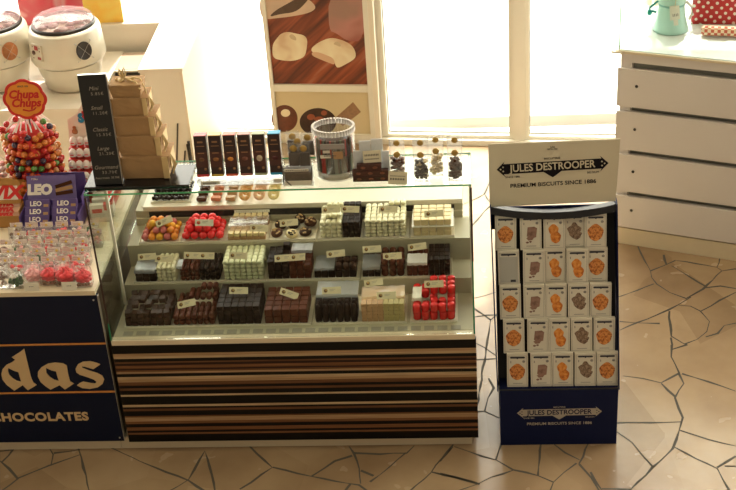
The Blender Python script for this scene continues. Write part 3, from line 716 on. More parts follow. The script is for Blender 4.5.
# ------------------------------------------------------------------ on the glass top
GT = 1.3265
bm = bmesh.new(); box(bm, .0, .427, .022, .20, GT+.0005, GT+.018, bev=.002)
tag(obj('black_tray', bm, black), 'glossy black slab on the left end of the glass top under kraft boxes', 'tray')
TZ = GT+.019
t = thing('price_board', 'tall narrow black price board leaning beside the stack of kraft boxes', 'price board', (.098, .045, TZ))
t.rotation_euler = (-.11, -.02, 0)
bm = bmesh.new(); box(bm, -.056, .056, -.008, .006, .0, .46, bev=.001); obj('board', bm, [blackm], t)
bm = bmesh.new(); box(bm, .0565, .0585, -.0085, .007, .0, .4605); box(bm, -.056, .0585, -.0085, .007, .4605, .462); obj('edge_trim', bm, steel, t)
for k, (a, b, z) in enumerate((('Mini', '5.85€', .405), ('Small', '11.20€', .325), ('Classic', '15.55€', .235), ('Large', '21.20€', .155), ('Gourmand', '33.70€', .075))):
    bm = bmesh.new(); text_into(bm, a, .022, 0, 0, -.0085, z, shear=.3); text_into(bm, b, .017, 0, .012, -.0085, z-.022, space=1.3)
    obj('printed_text', bm, mat('board_text', (.34, .30, .25), .6), t)
bm = bmesh.new(); text_into(bm, 'Assortment  33.70€', .012, 0, 0, -.0085, .030); obj('printed_text', bm, MAT['board_text'], t)
kb = [(119, 172, 176, 153), (117, 166, 153, 134), (114, 161.5, 134, 114), (113, 155, 114, 96), (116, 150, 96, 83)]
wid = [.215, .19, .18, .16, .13]; hts = [.103, .086, .087, .078, .056]; cx = [.238, .232, .222, .210, .208]; z = TZ
deps = [.125, .12, .115, .105, .09]
names = ['largest kraft paper box at the bottom of the stack', 'kraft paper box second from the bottom of the stack', 'kraft paper box in the middle of the stack', 'kraft paper box second from the top of the stack', 'smallest kraft paper box on top of the stack, tied with a raffia bow']
for k in range(5):
    w, h, d = wid[k], hts[k], deps[k]
    b = thing('kraft_box', names[k], 'box', (cx[k]+.004, .075+d/2+.004*k, z+.0006), random.uniform(-.03, .03), 'kraft boxes on the black slab')
    bm = bmesh.new(); t = bmesh.new(); bmesh.ops.create_cube(t, size=1); bmesh.ops.subdivide_edges(t, edges=t.edges[:], cuts=6, use_grid_fill=True)
    for v in t.verts:
        u = v.co.z+.5; s = .86+.14*u if True else 1
        bul = .03*math.cos(v.co.z*PI)
        v.co = Vector((v.co.x*w*(s)+random.uniform(-.0012, .0012), v.co.y*d*(s)+random.uniform(-.0012, .0012), u*h*.985+(random.uniform(-.0008, .0) if .05 < u else 0)))
    for f in t.faces: f.smooth = False
    merge(bm, t, 0); obj('paper_wrapping', bm, kraft, b)
    bm = bmesh.new()
    prism(bm, [(-w*.02, h*.98), (w*.30, h*.98), (w*.34, h*.55), (w*.26, h*.40)], -d/2-.0028, -d/2-.0012, 0) if k % 2 else prism(bm, [(-w*.42, h*.97), (w*.42, h*.97), (w*.05, h*.80)], -d/2-.0028, -d/2-.0012, 0)
    obj('folded_flap', bm, kraft, b)
    if k < 4:
        bm = bmesh.new(); box(bm, w*.36, w*.47, -d/2-.006, -d/2-.0032, h*.05, h*.97); box(bm, w*.49, w*.505, -d*.3, d*.3, h*.35, h*.97)
        for q in range(4): tube(bm, [(w*.5, -d*.35+q*.004, h*.95), (w*.56+q*.004, -d*.42, h*.6), (w*.52, -d*.40, h*.15)], .0022, 0, 6)
        obj('raffia_band', bm, raffia, b)
    else:
        bm = bmesh.new()
        for s, hh in ((-1, .05), (1, .058)):
            tube(bm, [(-.012, 0, h), (-.012+s*.014, -.004, h+hh*.6), (-.012+s*.010, -.006, h+hh), (-.012+s*.002, -.006, h+hh*.7), (-.012, 0, h)], .004, 0, 6)
        tube(bm, [(0, 0, h+.004), (.02, -.02, h+.008), (.045, -.03, h+.002), (.06, -.045, h-.02)], .004, 0, 6)
        tube(bm, [(0, 0, h+.004), (.03, .0, h+.010), (.055, .0, h+.004), (.075, -.02, h-.03), (.075, -.02, h-.05)], .0035, 0, 6)
        tube(bm, [(-.045, 0, h+.003), (0, 0, h+.006), (.03, 0, h+.004)], .005, 0, 6)
        lathe(bm, [(0, 0), (.010, .0), (.012, .006), (.008, .012), (0, .013)], 12, 0, Matrix.Translation((-.02, -.01, h)))
        obj('raffia_bow', bm, raffia, b)
    z += h

# rack of six upright chocolate boxes
R0, R1 = .455, .806
t = thing('acrylic_rack', 'clear acrylic stand holding six tall brown chocolate boxes', 'rack', ((R0+R1)/2, .055, GT))
bm = bmesh.new(); W_ = (R1-R0)/2
box(bm, -W_, W_, -.02, .06, .0005, .004); box(bm, -W_, W_, -.022, -.0195, .0005, .036); box(bm, -W_, W_, .0605, .063, .0005, .16); box(bm, -W_, -W_+.003, -.019, .06, .0045, .06); box(bm, W_-.003, W_, -.019, .06, .0045, .06)
obj('acrylic_body', bm, acryl, t)
bm = bmesh.new(); box(bm, -W_+.018, -W_+.095, -.0245, -.0225, .010, .026, 0); box(bm, W_-.04, W_-.006, -.0245, -.0225, .012, .028, 0)
for k in range(7): box(bm, -W_+.028+k*.008, -W_+.033+k*.008, -.0252, -.0245, .014, .021, 1)
obj('label_card', bm, [cardw, ink], t)
bm = bmesh.new(); box(bm, -W_+.0035, W_-.0035, -.019, .06, .0045, .03); obj('acrylic_riser', bm, acryl, t)
tops = [('red', (.62, .05, .05)), ('gold', (.62, .42, .08)), ('orange red', (.72, .10, .04)), ('dusky pink', (.42, .16, .13)), ('pale green', (.42, .46, .28)), ('bright blue', (.03, .38, .68))]
for k, (cn, cc) in enumerate(tops):
    px = [202.5, 217, 231.5, 246, 260.5, 276][k]
    x = at(px, 172, Y=.045).x; h = .172
    b = thing('chocolate_box', 'tall dark brown box with a %s top, %s from left in the stand' % (cn, ordinal(k)), 'chocolate box', (x, .0745, GT+.034), 0, 'tall boxes in the acrylic stand')
    b.rotation_euler = (-.12, 0, 0)
    cm = mat('accent_'+cn.replace(' ', '_'), cc, .4)
    bm = bmesh.new(); box(bm, -.0245, .0245, -.024, .014, 0, h, bev=.001); obj('carton', bm, mat('box_brown', (.035, .014, .010), .35), b)
    bm = bmesh.new(); box(bm, -.0245, .0245, -.0245, .0145, h-.0005, h+.002); box(bm, -.023, .023, -.0252, -.0243, .0, .010); obj('colour_band', bm, cm, b)
    bm = bmesh.new(); box(bm, -.0245, .0245, -.0248, -.0243, .04, .105, 0)
    lathe(bm, [(0, 0), (.012, 0), (.012, .0006), (0, .0006)], 16, 1, Matrix.Translation((0, -.0247, .073)) @ Matrix.Rotation(PI/2, 4, 'X') @ Matrix.Scale(.7 if k != 4 else 1.1, 4, (0, 1, 0)))
    lathe(bm, [(0, 0), (.006, 0), (.006, .0006), (0, .0006)], 12, 2, Matrix.Translation((.012, -.0247, .032)) @ Matrix.Rotation(PI/2, 4, 'X'))
    box(bm, -.016, .016, -.0252, -.0247, .128, .131, 2); box(bm, -.011, .011, -.0252, -.0247, .143, .150, 2); box(bm, -.013, .013, -.0252, -.0247, .098, .102, 2)
    mids = [(.16, .06, .02), (.3, .12, .03), (.75, .30, .05), (.2, .07, .04), (.6, .5, .35), (.10, .02, .02)][k]
    obj('printed_front', bm, [mat('box_mid', (.075, .022, .012), .4), mat('picture_%d' % k, mids, .4, var=.3, scale=150), mat('box_gold', (.34, .17, .07), .4, metal=.2)], b)

# holder of foil-sealed bags
hx = at(299, 178, Y=.05).x
t = thing('acrylic_holder', 'square clear acrylic holder with gold-sealed bags, right of the tall boxes', 'holder', (hx, .05, GT))
bm = bmesh.new(); box(bm, -.06, .06, -.03, .045, .0005, .004); box(bm, -.06, .06, -.033, -.0305, .0005, .085); box(bm, -.06, -.057, -.03, .045, .0045, .12); box(bm, .057, .06, -.03, .045, .0045, .12); box(bm, -.06, .06, .0455, .048, .0005, .13)
obj('acrylic_body', bm, acryl, t)
bm = bmesh.new(); box(bm, -.05, .045, -.0355, -.0332, .068, .078, 0); box(bm, -.053, .053, -.0355, -.0332, .006, .026, 0)
for k in range(10): box(bm, -.045+k*.0086, -.040+k*.0086, -.036, -.0355, .071, .0755, 1)
prism(bm, [(-.050, .026), (-.043, .026), (-.025, .006), (-.032, .006)], -.036, -.0355, 1)
obj('label_card', bm, [cardw, ink], t)
bm = bmesh.new(); box(bm, -.054, .054, -.028, .04, .005, .06, bev=.006); obj('bag_filling', bm, mat('grey_brown_filling', (.09, .07, .05), .5, var=.6, scale=120), t)
sealm = goldf
def sachet(px, py, Yc, label, w=.045, h=.10):
    p = at(px, py, Y=Yc); b = thing('sealed_bag', label, 'bag', (p.x, Yc, p.z-h), 0, 'gold-sealed bags in the acrylic holder')
    bm = bmesh.new(); box(bm, -w/2, w/2, -.0055, .0055, 0, h*.6, bev=.004); obj('dark_contents', bm, mat('dark_sticks', (.03, .02, .015), .3, var=.6, scale=150), b)
    bm = bmesh.new(); box(bm, -w/2-.003, w/2+.003, -.0065, .0065, -.001, h, bev=.003); obj('film', bm, film, b)
    bm = bmesh.new(); lathe(bm, [(0, 0), (.014, 0), (.014, .0012), (0, .0012)], 20, 0, Matrix.Translation((0, -.0072, h*.8)) @ Matrix.Rotation(PI/2, 4, 'X')); obj('gold_seal', bm, goldf, b)
sachet(293, 143, .030, 'bag with a gold seal at the front left of the acrylic holder'); sachet(303, 143, .034, 'bag with a gold seal at the front right of the acrylic holder')
sachet(297, 136, .055, 'bag with a gold seal in the middle of the acrylic holder'); sachet(307, 132, .070, 'bag with a gold seal at the rear right of the holder'); sachet(292, 131, .072, 'bag with a gold seal at the rear left of the holder')

# round clear canister of wrapped sticks
cxx, cyy = 1.012, .105
t = thing('clear_canister', 'large round clear canister filled with colourful wrapped chocolate sticks', 'canister', (cxx, cyy, GT))
bm = bmesh.new(); lathe(bm, [(0, .0005), (.078, .0005), (.081, .004), (.083, .20), (.080, .20), (.0785, .006), (0, .005)], 40, 0, None, True, 1, .8); obj('canister_body', bm, acryl, t)
bm = bmesh.new()
for k in range(40):
    a = 2*PI*k/40; tube(bm, [(.0815*math.cos(a), .0815*.8*math.sin(a), .2), (.081*math.cos(a), .081*.8*math.sin(a), .222)], .0062, 0, 6)
obj('fluted_rim', bm, steel if False else mat('rim_silver', (.80, .79, .76), .15, coat=.5), t)
bm = bmesh.new()
for k in range(8): box(bm, -.036+k*.006, -.032+k*.006, -.0706, -.0700, .120 + (0 if k < 5 else .0), .125, 1)
box(bm, -.052, -.010, -.0700, -.0688, .112, .126, 0); box(bm, -.040, -.012, -.0700, -.0688, .134, .146, 0)
box(bm, .0, .038, -.0700, -.0688, .108, .140, 2)
obj('label_card', bm, [cardw, ink, tan_c], t)
bm = bmesh.new(); box(bm, -.05, .045, -.0685, -.06, .15, .17); obj('grey_lid_card', bm, mat('grey_card', (.35, .32, .30), .6), t)
cols = [choc_d, choc_m, mat('stick_red', (.60, .04, .02), .4), mat('stick_grey', (.20, .19, .15), .4), mat('stick_green', (.10, .14, .07), .4), mat('stick_brown', (.14, .07, .04), .4)]
SM = []
for m_ in cols:
    bm = bmesh.new(); box(bm, -.0035, .0035, -.004, .004, 0, .072, bev=.0012); SM.append(me(bm, 'stick', m_))
nst = 0
cnames = ['dark brown', 'milk brown', 'red', 'grey', 'green', 'brown']
for lay in (0, 1):
    for k in range(34):
        a = -PI+PI*k/33*1.0
        r_ = .0715; o = bpy.data.objects.new('wrapped_stick', random.choice(SM)); C.objects.link(o)
        o.location = (cxx+r_*math.cos(a), cyy+r_*.8*math.sin(a), GT+.034+lay*.074); o.rotation_euler = (0, 0, a+PI/2)
        kk = SM.index(o.data); tag(o, '%s wrapped stick in the %s layer of the clear canister' % (cnames[kk], ['lower', 'upper'][lay]), 'chocolate stick', '%s sticks, %s layer of the canister' % (cnames[kk], ['lower', 'upper'][lay]))
bm = bmesh.new(); lathe(bm, [(0, .0), (.060, .0), (.060, .135), (0, .137)], 24, 0, None, True, 1, .8)
tag(obj('heap_of_sticks', bm, mat('stick_core', (.05, .022, .015), .5, var=.8, scale=90), None, (cxx, cyy, GT+.033)), 'heap of wrapped sticks filling the inside of the clear canister', 'chocolate sticks', None, 'stuff')
bm = bmesh.new(); lathe(bm, [(0, 0), (.074, 0), (.074, .026), (0, .026)], 32, 0, None, True, 1, .8); obj('white_base_disc', bm, white, t, (0, 0, .0055))

# pyramid of small brown packs
pm = me(box(bmesh.new(), -.0245, .0245, -.012, .012, 0, .0245, bev=.002), 'small_pack', mat('pack_brown', (.065, .018, .010), .3))
lm = bmesh.new(); lathe(lm, [(0, 0), (.010, 0), (.010, .0006), (0, .0006)], 14, 0, Matrix.Translation((0, -.0122, .0125)) @ Matrix.Rotation(PI/2, 4, 'X') @ Matrix.Scale(.55, 4, (0, 1, 0))); lm = me(lm, 'pack_print', mat('pack_rust', (.22, .07, .03), .4))
for nm, lst, py in (('bottom', (359.5, 371.5, 383), 182), ('middle', (359, 371, 383), 176), ('top', (364, 376), 168)):
    for k, px in enumerate(lst):
        zz = GT+.0006+(0 if nm == 'bottom' else .0252 if nm == 'middle' else .0504)
        x = at(px, 180, Y=.05).x
        b = thing('praline_pack', 'small brown praline pack, %s of the %s line of the little pile' % (['left', 'middle' if len(lst) == 3 else 'right', 'right'][k], nm), 'chocolate pack', (x, .05, zz), 0, 'small brown packs piled on the glass top')
        obj('pack', pm, None, b) if False else None
        o = bpy.data.objects.new('pack', pm); C.objects.link(o); o.parent = b
        o = bpy.data.objects.new('printed_oval', lm); C.objects.link(o); o.parent = b
bluish = mat('pale_blue_wrapper', (.74, .78, .80), .5, var=.1, scale=80)
for k, (px0, px1, y0_, y1_, Yc) in enumerate(((355, 363, 150, 180, .075), (360.5, 372, 140, 168, .082), (372.5, 384, 138, 168, .084), (384, 390.5, 150, 180, .0755))):
    a = at(px0, y1_, Y=Yc); b = at(px1, y1_, Y=Yc); c = at(px0, y0_, Y=Yc+.01)
    bm = bmesh.new(); box(bm, a.x, b.x, Yc-.001*(k % 2)*0, Yc+.004, GT+.001, c.z)
    tag(obj('wrapped_bar', bm, bluish), 'pale wrapped bar standing behind the little brown packs, '+['far left', 'centre left', 'centre right', 'far right'][k], 'chocolate bar', 'pale bars behind the brown packs')
def card(px, py, z, w, h, lines, label, rz=0, rx=-.3, roll=0):
    p = at(px, py, z=z); bm = bmesh.new(); box(bm, -w/2, w/2, -.001, .001, 0, h)
    for (yy, s, n_) in lines:
        for k in range(n_): box(bm, -w*.4+k*w*.8/n_, -w*.4+(k+.6)*w*.8/n_, -.0016, -.001, h*yy, h*(yy+s), 1)
    return tag(obj('shop_card', bm, [mat('cream_card', (.70, .64, .46), .6), ink], None, p, (rx, roll, rz)), label, 'sign card')
card(372.5, 162.5, GT+.078, .072, .048, ((.55, .16, 9), (.25, .10, 14)), 'cream sign card above the little brown packs', roll=-.05)
card(397.5, 184.5, GT+.001, .075, .052, ((.62, .07, 12), (.35, .14, 6)), 'cream price card in front of the leftmost sealed bag', roll=.08)

# four cellophane bags
bagfilm = clear('bag_film', (.97, .97, .97), gloss=.06, rough=.2, milky=.2, milk=(.85, .83, .78))
def gift_bag(px, ybot, ytop, Yc, lab, cm, cm2, n=75):
    p = at(px, ybot, Y=Yc); q = at(px, ytop, Y=Yc+.01); H = q.z-p.z; b = thing('cellophane_bag', lab, 'bag of chocolates', (p.x, Yc+.018, GT+.0008), 0, 'gold-sealed cellophane bags on the glass top')
    H = max(H, .14); w = .056
    bm = bmesh.new(); random.seed(int(px))
    for k in range(n):
        hz = random.random()*H*.46
        ball(bm, (random.uniform(-.021, .021), random.uniform(-.014, .012), .009+hz), random.uniform(.007, .011), 0 if random.random() < .75 else 1, 1, (1, .8, .8), .1)
    obj('chocolate_pieces', bm, [cm, cm2], b)
    bm = bmesh.new(); t = bmesh.new(); bmesh.ops.create_cube(t, size=1); bmesh.ops.subdivide_edges(t, edges=t.edges[:], cuts=5, use_grid_fill=True)
    for v in t.verts:
        u = v.co.z+.5; dd = .046*(1-u**1.6)+.002
        v.co = Vector((v.co.x*w*(1+.06*u)+random.uniform(-.001, .001), v.co.y*dd+random.uniform(-.001, .001), u*H))
    for f in t.faces: f.smooth = True
    merge(bm, t, 0); obj('cellophane', bm, bagfilm, b)
    bm = bmesh.new()
    lathe(bm, [(0, 0), (.0135, 0), (.0135, .001), (0, .001)], 20, 0, Matrix.Translation((.0, -.0145, H*.64)) @ Matrix.Rotation(PI/2, 4, 'X')); obj('gold_seal', bm, goldf, b)
    bm = bmesh.new(); lathe(bm, [(0, 0), (.0125, 0), (.0125, .001), (0, .001)], 20, 0, Matrix.Translation((.0, -.006, H*.91)) @ Matrix.Rotation(PI/2, 4, 'X')); obj('gold_seal', bm, goldf, b)
    if cm2 is not cm and False: pass
    return b
gift_bag(398, 176, 137, .055, 'cellophane bag of brown chocolates with two gold seals, leftmost of four', mat('bag_brown', (.14, .045, .02), .45), choc_b)
gift_bag(421.5, 180, 138, .030, 'cellophane bag of dark and cream chocolates, second of four', choc_d, choc_y)
gift_bag(436.5, 173, 134, .075, 'cellophane bag of cream white chocolates, third of four', choc_y, mat('pale_cream', (.8, .7, .5), .5))
gift_bag(455.5, 180, 136, .030, 'cellophane bag of dark chocolates with two gold seals, rightmost of four', choc_m, choc_b)
random.seed(11)

# ------------------------------------------------------------------ navy counter on the left
cnt = thing('sales_counter', 'navy fronted sales counter with blackletter lettering and cream top', 'counter', (-.03, 0, 0))
XL = -1.45
bm = bmesh.new(); box(bm, XL, -.006, .02, .93, .066, .84); obj('body', bm, cream, cnt)
bm = bmesh.new(); box(bm, -.0055, -.0005, .02, .93, .066, .8415); obj('reflection_panel', bm, mat('dark_reflection_brown', (.06, .035, .018), .4, var=.5, scale=6), cnt)  # added sheet; its dark brown stands in for reflections in the case glass
bm = bmesh.new(); box(bm, XL, .006, .0, .019, .066, .842); obj('front_panel', bm, navy, cnt)
bm = bmesh.new(); box(bm, XL, -.0, .0, .95, .8425, .865, bev=.002); obj('counter_top', bm, cream, cnt)
bm = bmesh.new(); box(bm, XL, -.0225, .03, .9, 0, .0655); obj('plinth', bm, cream, cnt)
bm = bmesh.new(); box(bm, .0065, .0085, -.002, .019, .066, .84); obj('edge_trim', bm, steel, cnt)
for z, x_ in (((at(50, 344.3, Y=0).z), 0), ((at(50, 392.4, Y=0).z), 1)):
    bm = bmesh.new(); box(bm, XL, .006, -.0022, -.0002, z-.0042, z+.0042); obj('orange_line', bm, orangel, cnt)
bm = bmesh.new()
for x, z in ((-.012, .82), (-.012, .085)): lathe(bm, [(0, 0), (.004, 0), (.004, .002), (0, .002)], 12, 0, Matrix.Translation((x, 0, z)) @ Matrix.Rotation(PI/2, 4, 'X'))
obj('screw', bm, steel, cnt)
def traced(name, loops, m, parent, off, ox, oy, s, Y=0, thick=.003):
    cu = bpy.data.curves.new(name, 'CURVE'); cu.dimensions = '2D'; cu.fill_mode = 'BOTH'; cu.extrude = thick/2
    for lp in loops:
        sp = cu.splines.new('POLY'); sp.points.add(len(lp)-1)
        for p, (x, y) in zip(sp.points, lp):
            q = at(ox+x/s, oy+y/s, Y=Y); p.co = (q.x, q.z, 0, 1)
        sp.use_cyclic_u = True
    o = bpy.data.objects.new(name, cu); C.objects.link(o)
    dg = bpy.context.evaluated_depsgraph_get(); dg.update(); M = bpy.data.meshes.new_from_object(o.evaluated_get(dg)); bpy.data.objects.remove(o)
    M.transform(Matrix.Rotation(PI/2, 4, 'X')); M.transform(Matrix.Translation((-off[0], -off[1]-thick/2-.0004, -off[2]))); M.materials.clear(); M.materials.append(m)
    o = bpy.data.objects.new(name, M); C.objects.link(o); o.parent = parent
    return o
cc = (-.03, 0, 0)
D_ = [[(125, 70), (105, 86), (62, 113), (80, 126), (62, 140), (35, 152), (14, 175), (8, 200), (14, 228), (35, 255), (75, 285), (118, 257), (145, 283), (190, 256), (172, 243), (160, 215)], [(43, 168), (72, 182), (96, 190), (103, 215), (110, 240), (88, 235), (66, 222), (48, 203), (42, 185)]]
A_ = [[(345, 156), (325, 145), (285, 141), (248, 147), (215, 165), (197, 188), (196, 212), (210, 240), (235, 262), (262, 280), (308, 257), (336, 279), (382, 249), (362, 238), (352, 200)], [(237, 167), (265, 180), (290, 186), (297, 212), (304, 236), (280, 229), (258, 215), (240, 195)]]
S_ = [[(518, 150), (495, 141), (465, 134), (428, 137), (403, 150), (391, 172), (394, 190), (412, 203), (450, 215), (485, 228), (500, 240), (492, 249), (470, 247), (430, 239), (412, 247), (398, 258), (425, 272), (465, 276), (505, 268), (530, 250), (538, 228), (528, 208), (500, 194), (455, 180), (425, 168), (422, 160), (440, 162), (482, 174)]]
for nm, l in (('letter_d', D_), ('letter_a', A_), ('letter_s', S_)): traced('letter', l, goldtxt, cnt, cc, 0, 335, 5.16)
q = at(45, 416.5, Y=0)
xr = at(88.5, 416, Y=0).x
cy_ = at(45, 417, Y=0).z
T = text_mesh('CHOCOLATES', .062, goldtxt, .002, bold=.0022, sx=1.0, align='RIGHT', space=1.08)
xs = [v.co.x for v in T.vertices]; w_now = max(xs)-min(xs); xl = at(-9, 418, Y=0).x; k = (xr-xl)/w_now
T.transform(Matrix.Diagonal((k, 1, 1, 1)))
mxx = max(v.co.x for v in T.vertices)
o = bpy.data.objects.new('lettering', T); C.objects.link(o); o.parent = cnt; o.location = (xr+.03-mxx, -.0018, cy_)
T = text_mesh('Leoni', .21, goldtxt, .003, bold=.006, align='RIGHT'); o = bpy.data.objects.new('lettering', T); C.objects.link(o); o.parent = cnt; o.location = (at(-1, 380, Y=0).x+.03-.012, -.0022, at(-1, 372, Y=0).z)

# ---- sweets on the counter
CT = .8655
pinkr = mat('rose_red_sweet', (.85, .07, .08), .45, var=.2, scale=40); palep = mat('pale_pink_sweet', (.88, .42, .40), .5, var=.15); greens = mat('green_leaf_sweet', (.06, .14, .05), .5, var=.2)
whs = mat('white_sweet', (.80, .74, .66), .5); brs = mat('brown_sweet', (.22, .12, .07), .5, var=.3)
labm = mat('pink_white_label', (.80, .66, .58), .55, var=.3, scale=45); yel = mat('yellow_dot', (.80, .52, .10), .5)
def swirl(bm, c, r, mi):
    for k in range(5):
        rr = r*(1-k*.17); n = 5+(5-k)
        for i in range(max(3, n-3)):
            a = i*2*PI/max(3, n-3)+k*.7
            ball(bm, (c[0]+rr*.62*math.cos(a), c[1]+rr*.5*math.sin(a), c[2]+k*r*.16), rr*.36, mi, 1, (1.1, .8, .8), .05)
def sweet_bag(x, y, w, h, kind, label, group, headc=True, cat='bag of sweets'):
    b = thing('sweet_bag', label, cat, (x, y, CT+.0005), random.uniform(-.08, .08), group)
    bm = bmesh.new()
    if kind in ('rose', 'pale'):
        swirl(bm, (0, .0, h*.50), w*.62, 0); swirl(bm, (0, .006, h*.25), w*.60, 0)
        for k in range(7): ball(bm, (random.uniform(-.4, .4)*w, random.uniform(-.024, -.01), h*.14), w*.13, 1, 1, (1, 1, 1), .1)
        mm = [pinkr if kind == 'rose' else palep, brs if kind == 'rose' else whs]
    elif kind == 'green':
        for k in range(26): ball(bm, (random.uniform(-.38, .38)*w, random.uniform(-.018, .014), h*random.uniform(.1, .55)), w*.16, 0, 1, (1, 1, 1), .1)
        swirl(bm, (0, -.01, h*.62), w*.32, 1); mm = [greens, whs]
    else:
        for k in range(16): ball(bm, (random.uniform(-.38, .38)*w, random.uniform(-.014, .012), h*random.uniform(.12, .72)), w*.17, 0 if random.random() < .6 else 1, 1, (1, .8, 1), .1)
        mm = {'mix': [palep, whs], 'brown': [brs, whs], 'red': [pinkr, whs], 'grn': [greens, palep]}[kind]
    obj('sweets', bm, mm, b)
    bm = bmesh.new(); t = bmesh.new(); bmesh.ops.create_cube(t, size=1); bmesh.ops.subdivide_edges(t, edges=t.edges[:], cuts=4, use_grid_fill=True)
    for v in t.verts:
        u = v.co.z+.5; dd = .05*(1-u**2.2)+.002
        v.co = Vector((v.co.x*w*1.12+random.uniform(-.0015, .0015), v.co.y*dd, u*h*1.05))
    for f in t.faces: f.smooth = True
    merge(bm, t, 0); obj('cellophane', bm, film, b)
    if headc:
        bm = bmesh.new(); M = Matrix.Rotation(-.35, 4, 'X')
        box(bm, -w*.5, w*.5, -.0015, .0015, h*.84, h*1.24, 0, M); lathe(bm, [(0, 0), (w*.11, 0), (w*.11, .0008), (0, .0008)], 12, 1, M @ Matrix.Translation((w*random.uniform(-.15, .3), -.0016, h*1.0)) @ Matrix.Rotation(PI/2, 4, 'X'))
        for k in range(3): box(bm, -w*.38, -w*.38+w*random.uniform(.3, .6), -.0022, -.0015, h*(1.2-k*.13), h*(1.2-k*.13)+.0022, 2, M)
        obj('header_card', bm, [labm, yel, mat('print_rose', (.5, .22, .2), .6)], b)
    return b
front = [(4, 280, 'brown', 'brown sweets'), (18, 283, 'green', 'green leaves under a white flower'), (34, 275, 'pale', 'pale pink rose-shaped sweets'), (50, 274, 'rose', 'red rose-shaped sweets and brown ones below'), (67, 272, 'rose', 'large red rose-shaped sweets'), (85, 270, 'rose', 'red rose sweets next to the glass case')]
for k, (px, py, kd, dsc) in enumerate(front):
    p = at(px, 284, z=CT); big = k in (4,)
    sweet_bag(p.x, .052+(.02 if k in (2, 3) else 0)+(.012 if k == 4 else 0), .076 if big else .062, .092 if kd != 'green' else .085, kd, 'clear front-row bag of '+dsc, 'clear bags in the front row of the navy counter', headc=False)
place = ['far left', 'left', 'centre left', 'centre', 'centre right', 'right', 'far right']
for r_ in range(5):
    Y0 = .150+r_*.074; z = CT+.07
    for i in range(6):
        px = (2+i*15.3+(r_ % 2)*4)+(r_*1.2 if r_ < 3 else 12)
        x = at(px, 270-r_*12, Y=Y0).x
        kd = 'brown' if i < 1 else ['mix', 'red', 'mix', 'grn', 'mix', 'red'][(i+r_) % 6]
        if r_ >= 3 and i == 0 and False: continue
        sweet_bag(x, Y0, .056, .058, kd, 'small cellophane bag with a pinkish header card, %s row back, %s' % (ordinal(r_+1), place[i]), 'small header-card bags in rows on the navy counter')
for px, lab, kk in ((35, 'blank white price card below the pale pink sweets', 0), (72, 'white price card below the large red rose sweets', 1)):
    p = at(px, 285, z=CT); bm = bmesh.new(); box(bm, -.032, .032, -.001, .001, 0, .036)
    for k in range(3): box(bm, -.01+k*.007, -.006+k*.007, -.0016, -.001, .018, .021, 1)
    tag(obj('shop_card', bm, [cardw, ink], None, (p.x, .008, CT+.0008), (-.25, 0, 0)), lab, 'price card')
# carton of wafer bars with a violet header
X0, X1 = -.475, -.205
t = thing('display_carton', 'violet display carton of wrapped wafer bars with white lettering on its header', 'display carton', ((X0+X1)/2, .60, CT))
Wd = (X1-X0)/2
bm = bmesh.new(); box(bm, -Wd, Wd, .0, .105, .0005, .03); box(bm, -Wd, -Wd+.004, -.10, -.0005, .0005, .08); box(bm, -Wd, -Wd+.004, .0, .105, .0305, .12); box(bm, Wd-.004, Wd, .0, .105, .0305, .12); box(bm, -Wd, Wd, .106, .110, .0005, .19)
box(bm, -Wd+.0045, Wd, -.104, -.1005, .0005, .04); box(bm, Wd-.004, Wd, -.10, -.0005, .0005, .08); box(bm, -Wd+.0045, Wd-.0045, -.1, -.0005, .0005, .006)
obj('carton', bm, purple, t)
bm = bmesh.new(); H = .115; Mh = Matrix.Translation((-.004, .0, .105)) @ Matrix.Rotation(-.35, 4, 'X')
box(bm, -Wd*.80, Wd*.86, -.003, .0, 0, H, 0, Mh); text_into(bm, 'LEO', .062, 1, -.052, -.0045, .050, Mh, bold=.004, shear=.1, depth=.002)
for k, (a, b) in enumerate(((.02, .05), (.04, .075), (.0, .025))):
    Mk = Mh @ Matrix.Translation((.062, -.0042-.0006*k, .035+k*.019)) @ Matrix.Rotation(-.12-k*.08, 4, 'Y'); box(bm, -.040, .040, -.001, .001, -.008, .008, 3-(k % 2), Mk)
text_into(bm, 'Milka', .014, 1, -.07, -.0045, .100, Mh); text_into(bm, 'wafer', .012, 1, .07, -.0045, .118, Mh) if False else None
obj('header_panel', bm, [mat('violet_header', (.15, .11, .30), .45, var=.2, scale=12), whitep, tan_c, choc_m], t)
for col in (0, 1):
    for r_ in range(3):
        x = (X0+X1)/2-.062+col*.125; y = .515+r_*.026; z = CT+.030+r_*.026
        b = thing('wafer_bar', 'violet wrapped wafer bar, %s stack of the carton, %s' % (['left', 'right'][col], ['lowest', 'middle', 'topmost'][r_]), 'chocolate bar', (x, y, z), 0, 'violet bars in the display carton')
        b.rotation_euler = (-.55, 0, 0)
        bm = bmesh.new(); box(bm, -.056, .056, -.009, .009, 0, .042, bev=.003); obj('wrapper', bm, purple, b)
        bm = bmesh.new(); text_into(bm, 'LEO', .03, 0, -.008, -.0105, .022, bold=.001); box(bm, .028, .05, -.0105, -.0096, .008, .02, 1); obj('printed_name', bm, [whitep, tan_c], b)
